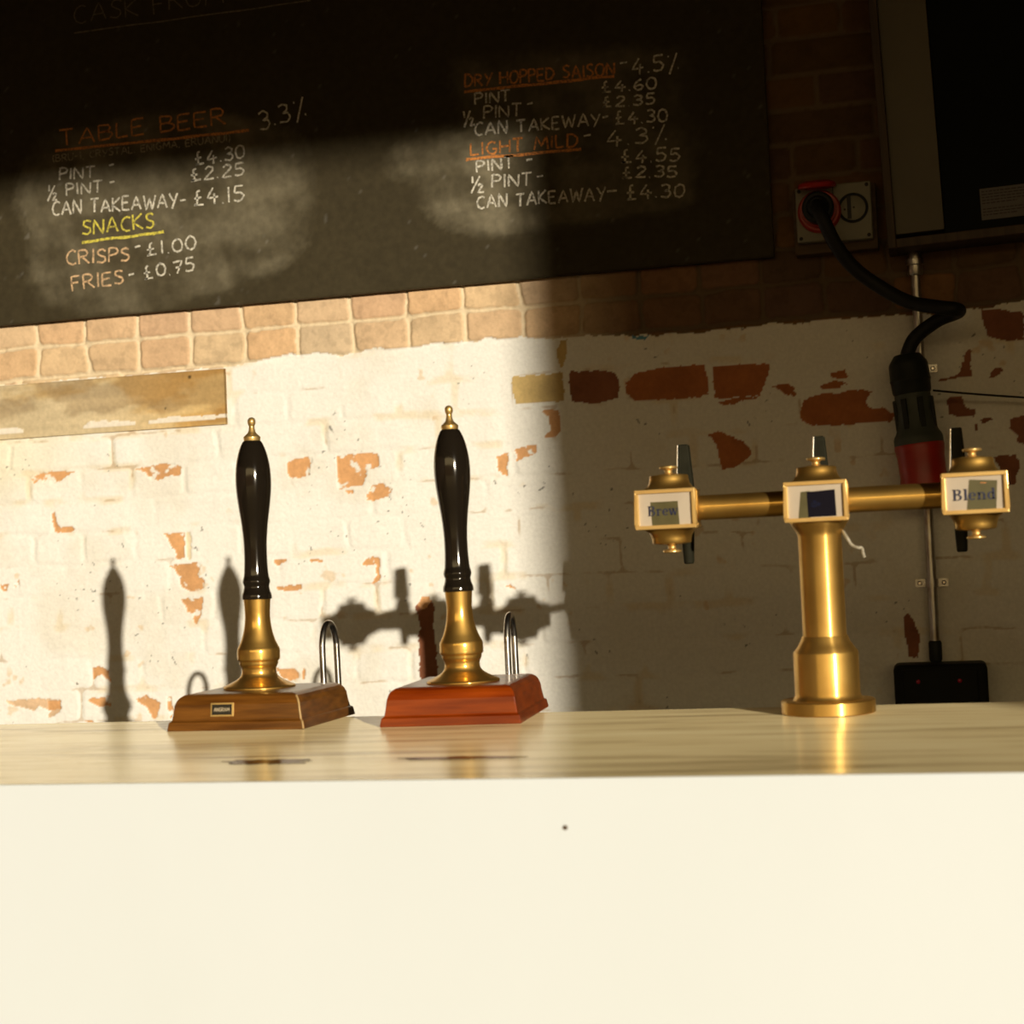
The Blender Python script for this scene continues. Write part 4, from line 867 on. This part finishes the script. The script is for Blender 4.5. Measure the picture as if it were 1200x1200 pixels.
# heavy black extension lead: plug in the socket, loop of cable, red coupler hanging
el = thing('extension_lead', 'heavy black cable from the red socket to a red and grey coupler', 'cable', (-0.2095, WY-0.11, EYE+0.716))
def rel(x, y, z): return (x+0.2095, y-(WY-0.11), z-0.716)
bm = bmesh.new(); Rp = Matrix.Translation((0, 0.020, 0)) @ Matrix.Rotation(radians(90), 4, 'X')
lathe(bm, [(0.0320,0.006),(0.0320,0.034),(0.0345,0.036),(0.0345,0.048),(0.0300,0.052),(0.0245,0.052),(0.0245,0.040)], 48, Rp); lathe(bm, [(0.0240,0.02),(0.0235,0.060),(0.0190,0.074),(0.0145,0.080)], 40, Rp)
obj('plug', bm, M['dark_plastic'], el, True)['label'] = 'round dark grey plug'
pts = [rel(-0.2095, 3.645, 0.716), rel(-0.206, 3.612, 0.706), rel(-0.196, 3.600, 0.676), rel(-0.173, 3.612, 0.622), rel(-0.139, 3.630, 0.573), rel(-0.090, 3.640, 0.531), rel(-0.031, 3.630, 0.491), rel(0.025, 3.600, 0.471), rel(0.060, 3.585, 0.462), rel(0.0735, 3.610, 0.460), rel(0.062, 3.645, 0.4585), rel(0.028, 3.672, 0.450), rel(-0.018, 3.688, 0.420), rel(-0.036, 3.692, 0.388), rel(-0.0383, 3.692, 0.369)]
bm = bmesh.new(); tube(bm, smooth_path(pts, 8), 0.0150, 16); obj('cord', bm, M['cable'], el, True, angle=80)
ax0 = Vector(rel(-0.0383, 3.692, 0.382)); ax1 = Vector(rel(-0.0120, 3.692, 0.060))
dirc = (ax1-ax0); LC = dirc.length; Rc = Matrix.Translation(ax0) @ dirc.to_track_quat('Z', 'Y').to_matrix().to_4x4()
def coupler(name, prof, m, lb=None, seg=40):
    bm = bmesh.new(); lathe(bm, prof, seg, Rc); o = obj(name, bm, m, el, True, angle=40)
    if lb: o['label'] = lb
    return o
coupler('gland_nut', [(0.0180,-0.004),(0.0280,-0.002),(0.0335,0.006),(0.0395,0.014),(0.0415,0.020),(0.0425,0.050),(0.0435,0.052),(0.0435,0.055),(0.0420,0.057),(0.0410,0.078),(0.0385,0.084)], M['dark_plastic'], 'black ridged cable nut', 12)
coupler('coupler_grip', [(0.0370,0.082),(0.0385,0.088),(0.0380,0.102),(0.0370,0.118),(0.0400,0.148),(0.0450,0.166),(0.0500,0.174),(0.0520,0.181),(0.0520,0.194)], M['grey_plastic'], 'grey green coupler body')
for k in range(7):
    a = 2*pi*k/7+0.3
    bm = bmesh.new(); box(bm, -0.006, 0.006, 0.036, 0.0435, 0.094, 0.160, Rc @ Matrix.Rotation(a, 4, 'Z')); obj('grip_rib', bm, M['dark_plastic'], el, bevel=0.0015)
coupler('coupler_collar', [(0.0505,0.190),(0.0525,0.194),(0.0530,0.200),(0.0500,0.222),(0.0490,0.262),(0.0525,0.283),(0.0530,0.292),(0.0490,0.296)], M['red_plastic'], 'red coupler collar')
coupler('coupler_nose', [(0.0485,0.292),(0.0500,0.296),(0.0500,0.318),(0.0460,0.326)], M['dark_plastic'], 'black rim under the red collar')

# steel conduit with gland, coupling and saddle clips, and the black socket box it runs to
cx_, cy_ = -0.0115, WY-0.032
cd = thing('conduit_pipe', 'galvanised conduit running down the wall behind the red coupler', 'pipe', (cx_, cy_, EYE-0.24))
z0 = EYE-0.24
bm = bmesh.new(); lathe(bm, [(0.0105, 0.0), (0.0105, EYE+0.60-z0)], 28); obj('pipe', bm, M['galv'], cd, True)
bm = bmesh.new(); zt = EYE+0.565-z0
lathe(bm, [(0.0145,zt),(0.0165,zt+0.004),(0.0165,zt+0.022),(0.0190,zt+0.024),(0.0190,zt+0.036),(0.0150,zt+0.038),(0.0150,zt+0.050),(0.0110,zt+0.058)], 24); obj('gland', bm, M['galv'], cd, True)
bm = bmesh.new(); lathe(bm, [(0.0120,-0.045),(0.0140,-0.040),(0.0140,-0.004),(0.0115,0.001)], 24); obj('coupling', bm, M['dark_plastic'], cd, True)['label'] = 'dark coupling at the foot of the pipe'
for zc in (EYE+0.360, EYE-0.113):
    bm = bmesh.new(); zz = zc-z0
    box(bm, -0.036, -0.010, 0.0225, 0.0255, zz-0.009, zz+0.009); box(bm, 0.010, 0.036, 0.0225, 0.0255, zz-0.009, zz+0.009)
    n = 14; pr = [(0.0122*cos(pi*k/n), -0.0122*sin(pi*k/n)) for k in range(n+1)]
    pr = [(0.0122, 0.024)]+pr+[(-0.0122, 0.024)]
    vv = [[bm.verts.new((x*f, y*f if y < 0 else y, zz+s*0.009)) for x, y in pr] for f in (1.0, 1.14) for s in (-1, 1)]
    for a, b in ((0,1),(3,2),(2,0),(1,3)):
        for k in range(len(pr)-1): bm.faces.new((vv[a][k], vv[a][k+1], vv[b][k+1], vv[b][k]))
    c = obj('saddle_clip', bm, M['galv'], cd)
    for s in (-1, 1):
        bm = bmesh.new(); lathe(bm, [(0.0052,0),(0.0050,0.0016),(0.003,0.0030)], 16, Matrix.Translation((s*0.026, 0.0226, zz)) @ Matrix.Rotation(radians(90), 4, 'X')); obj('clip_screw', bm, M['steel'], c, True)
sb = thing('socket_box', 'black socket box with two red indicators just above the worktop', 'socket box', (-0.004, WY-0.006, EYE-0.40))
bm = bmesh.new(); box(bm, -0.098, 0.099, -0.090, 0.0, -0.06, 0.114); bx_ = obj('housing', bm, M['black_plastic'], sb, bevel=0.012)
bm = bmesh.new(); box(bm, -0.080, 0.078, -0.097, -0.0905, -0.05, 0.104); fp = obj('front_plate', bm, M['black_plastic'], sb, bevel=0.003)
for x in (-0.047, 0.040):
    bm = bmesh.new(); lathe(bm, [(0.0045,0),(0.0045,0.0015),(0.002,0.003)], 16, Matrix.Translation((x, -0.0968, 0.078)) @ Matrix.Rotation(radians(90), 4, 'X')); o = obj('indicator_light', bm, M['neon'], fp, True); o['label'] = 'small red indicator lens'

# cabinet with brown frame at the top right, tilted a little
Rk = radians(-1.6)
kb = thing('wall_cabinet', 'black fronted wall cabinet with cream side board and brown frame, top right', 'cabinet', (0.10, WY-0.002, EYE+0.62))
kb.rotation_euler = (0, Rk, 0)
bm = bmesh.new(); box(bm, -0.166, -0.148, -0.115, 0, 0.0, 1.05); box(bm, -0.148, 0.55, -0.115, 0.0, 0.0, 0.020); box(bm, 0.532, 0.55, -0.115, 0, 0.02, 1.05); box(bm, -0.166, 0.55, -0.115, 0, 1.05, 1.07); box(bm, -0.148, 0.532, -0.012, 0, 0.02, 1.05)
obj('frame', bm, M['frame_wood'], kb, bevel=0.002)['label'] = 'dark brown wooden frame'
bm = bmesh.new(); box(bm, -0.1475, -0.045, -0.100, -0.0125, 0.031, 1.045); obj('side_board', bm, M['cream_board'], kb, bevel=0.0015)['label'] = 'tall cream board'
bm = bmesh.new(); box(bm, -0.0445, 0.5315, -0.088, -0.0125, 0.0225, 1.045); obj('black_door', bm, M['black_panel'], kb, bevel=0.002)
pn = tag(obj('paper_notice', (lambda b: (box(b, 0, 0.150, -0.0006, 0, 0, 0.068), b)[1])(bmesh.new()), M['paper'], None), 'white printed paper notice stuck on the black cabinet front', 'notice')
Mk = Matrix.Translation((0.10, WY-0.002, EYE+0.62)) @ Matrix.Rotation(Rk, 4, 'Y')
pn.matrix_world = Mk @ Matrix.Translation((0.034, -0.0882, 0.042))
rr = random.Random(4)
for k in range(9):
    if k in (5,): continue
    bm = bmesh.new(); z = 0.060-k*0.0063; x = 0.004
    xe = 0.146 if k not in (4, 8) else 0.075
    while x < xe:
        w = rr.uniform(0.004, 0.012); box(bm, x, min(x+w, xe), -0.0011, -0.0005, z, z+0.0022); x += w+0.0022
    obj('printed_line', bm, M['ink'], pn)

# thin black wire pulled across the wall on the right
bm = bmesh.new(); tube(bm, smooth_path([(0.0125, 3.700, EYE+0.3040), (0.06, 3.718, EYE+0.2975), (0.13, 3.736, EYE+0.2885), (0.21, 3.742, EYE+0.2775), (0.40, 3.785, EYE+0.252), (0.48, 3.797, EYE+0.243)], 6), 0.0022, 10)
tag(obj('thin_wire', bm, M['cable'], None, True, angle=80), 'thin black wire stretched from the coupler along the wall', 'wire')
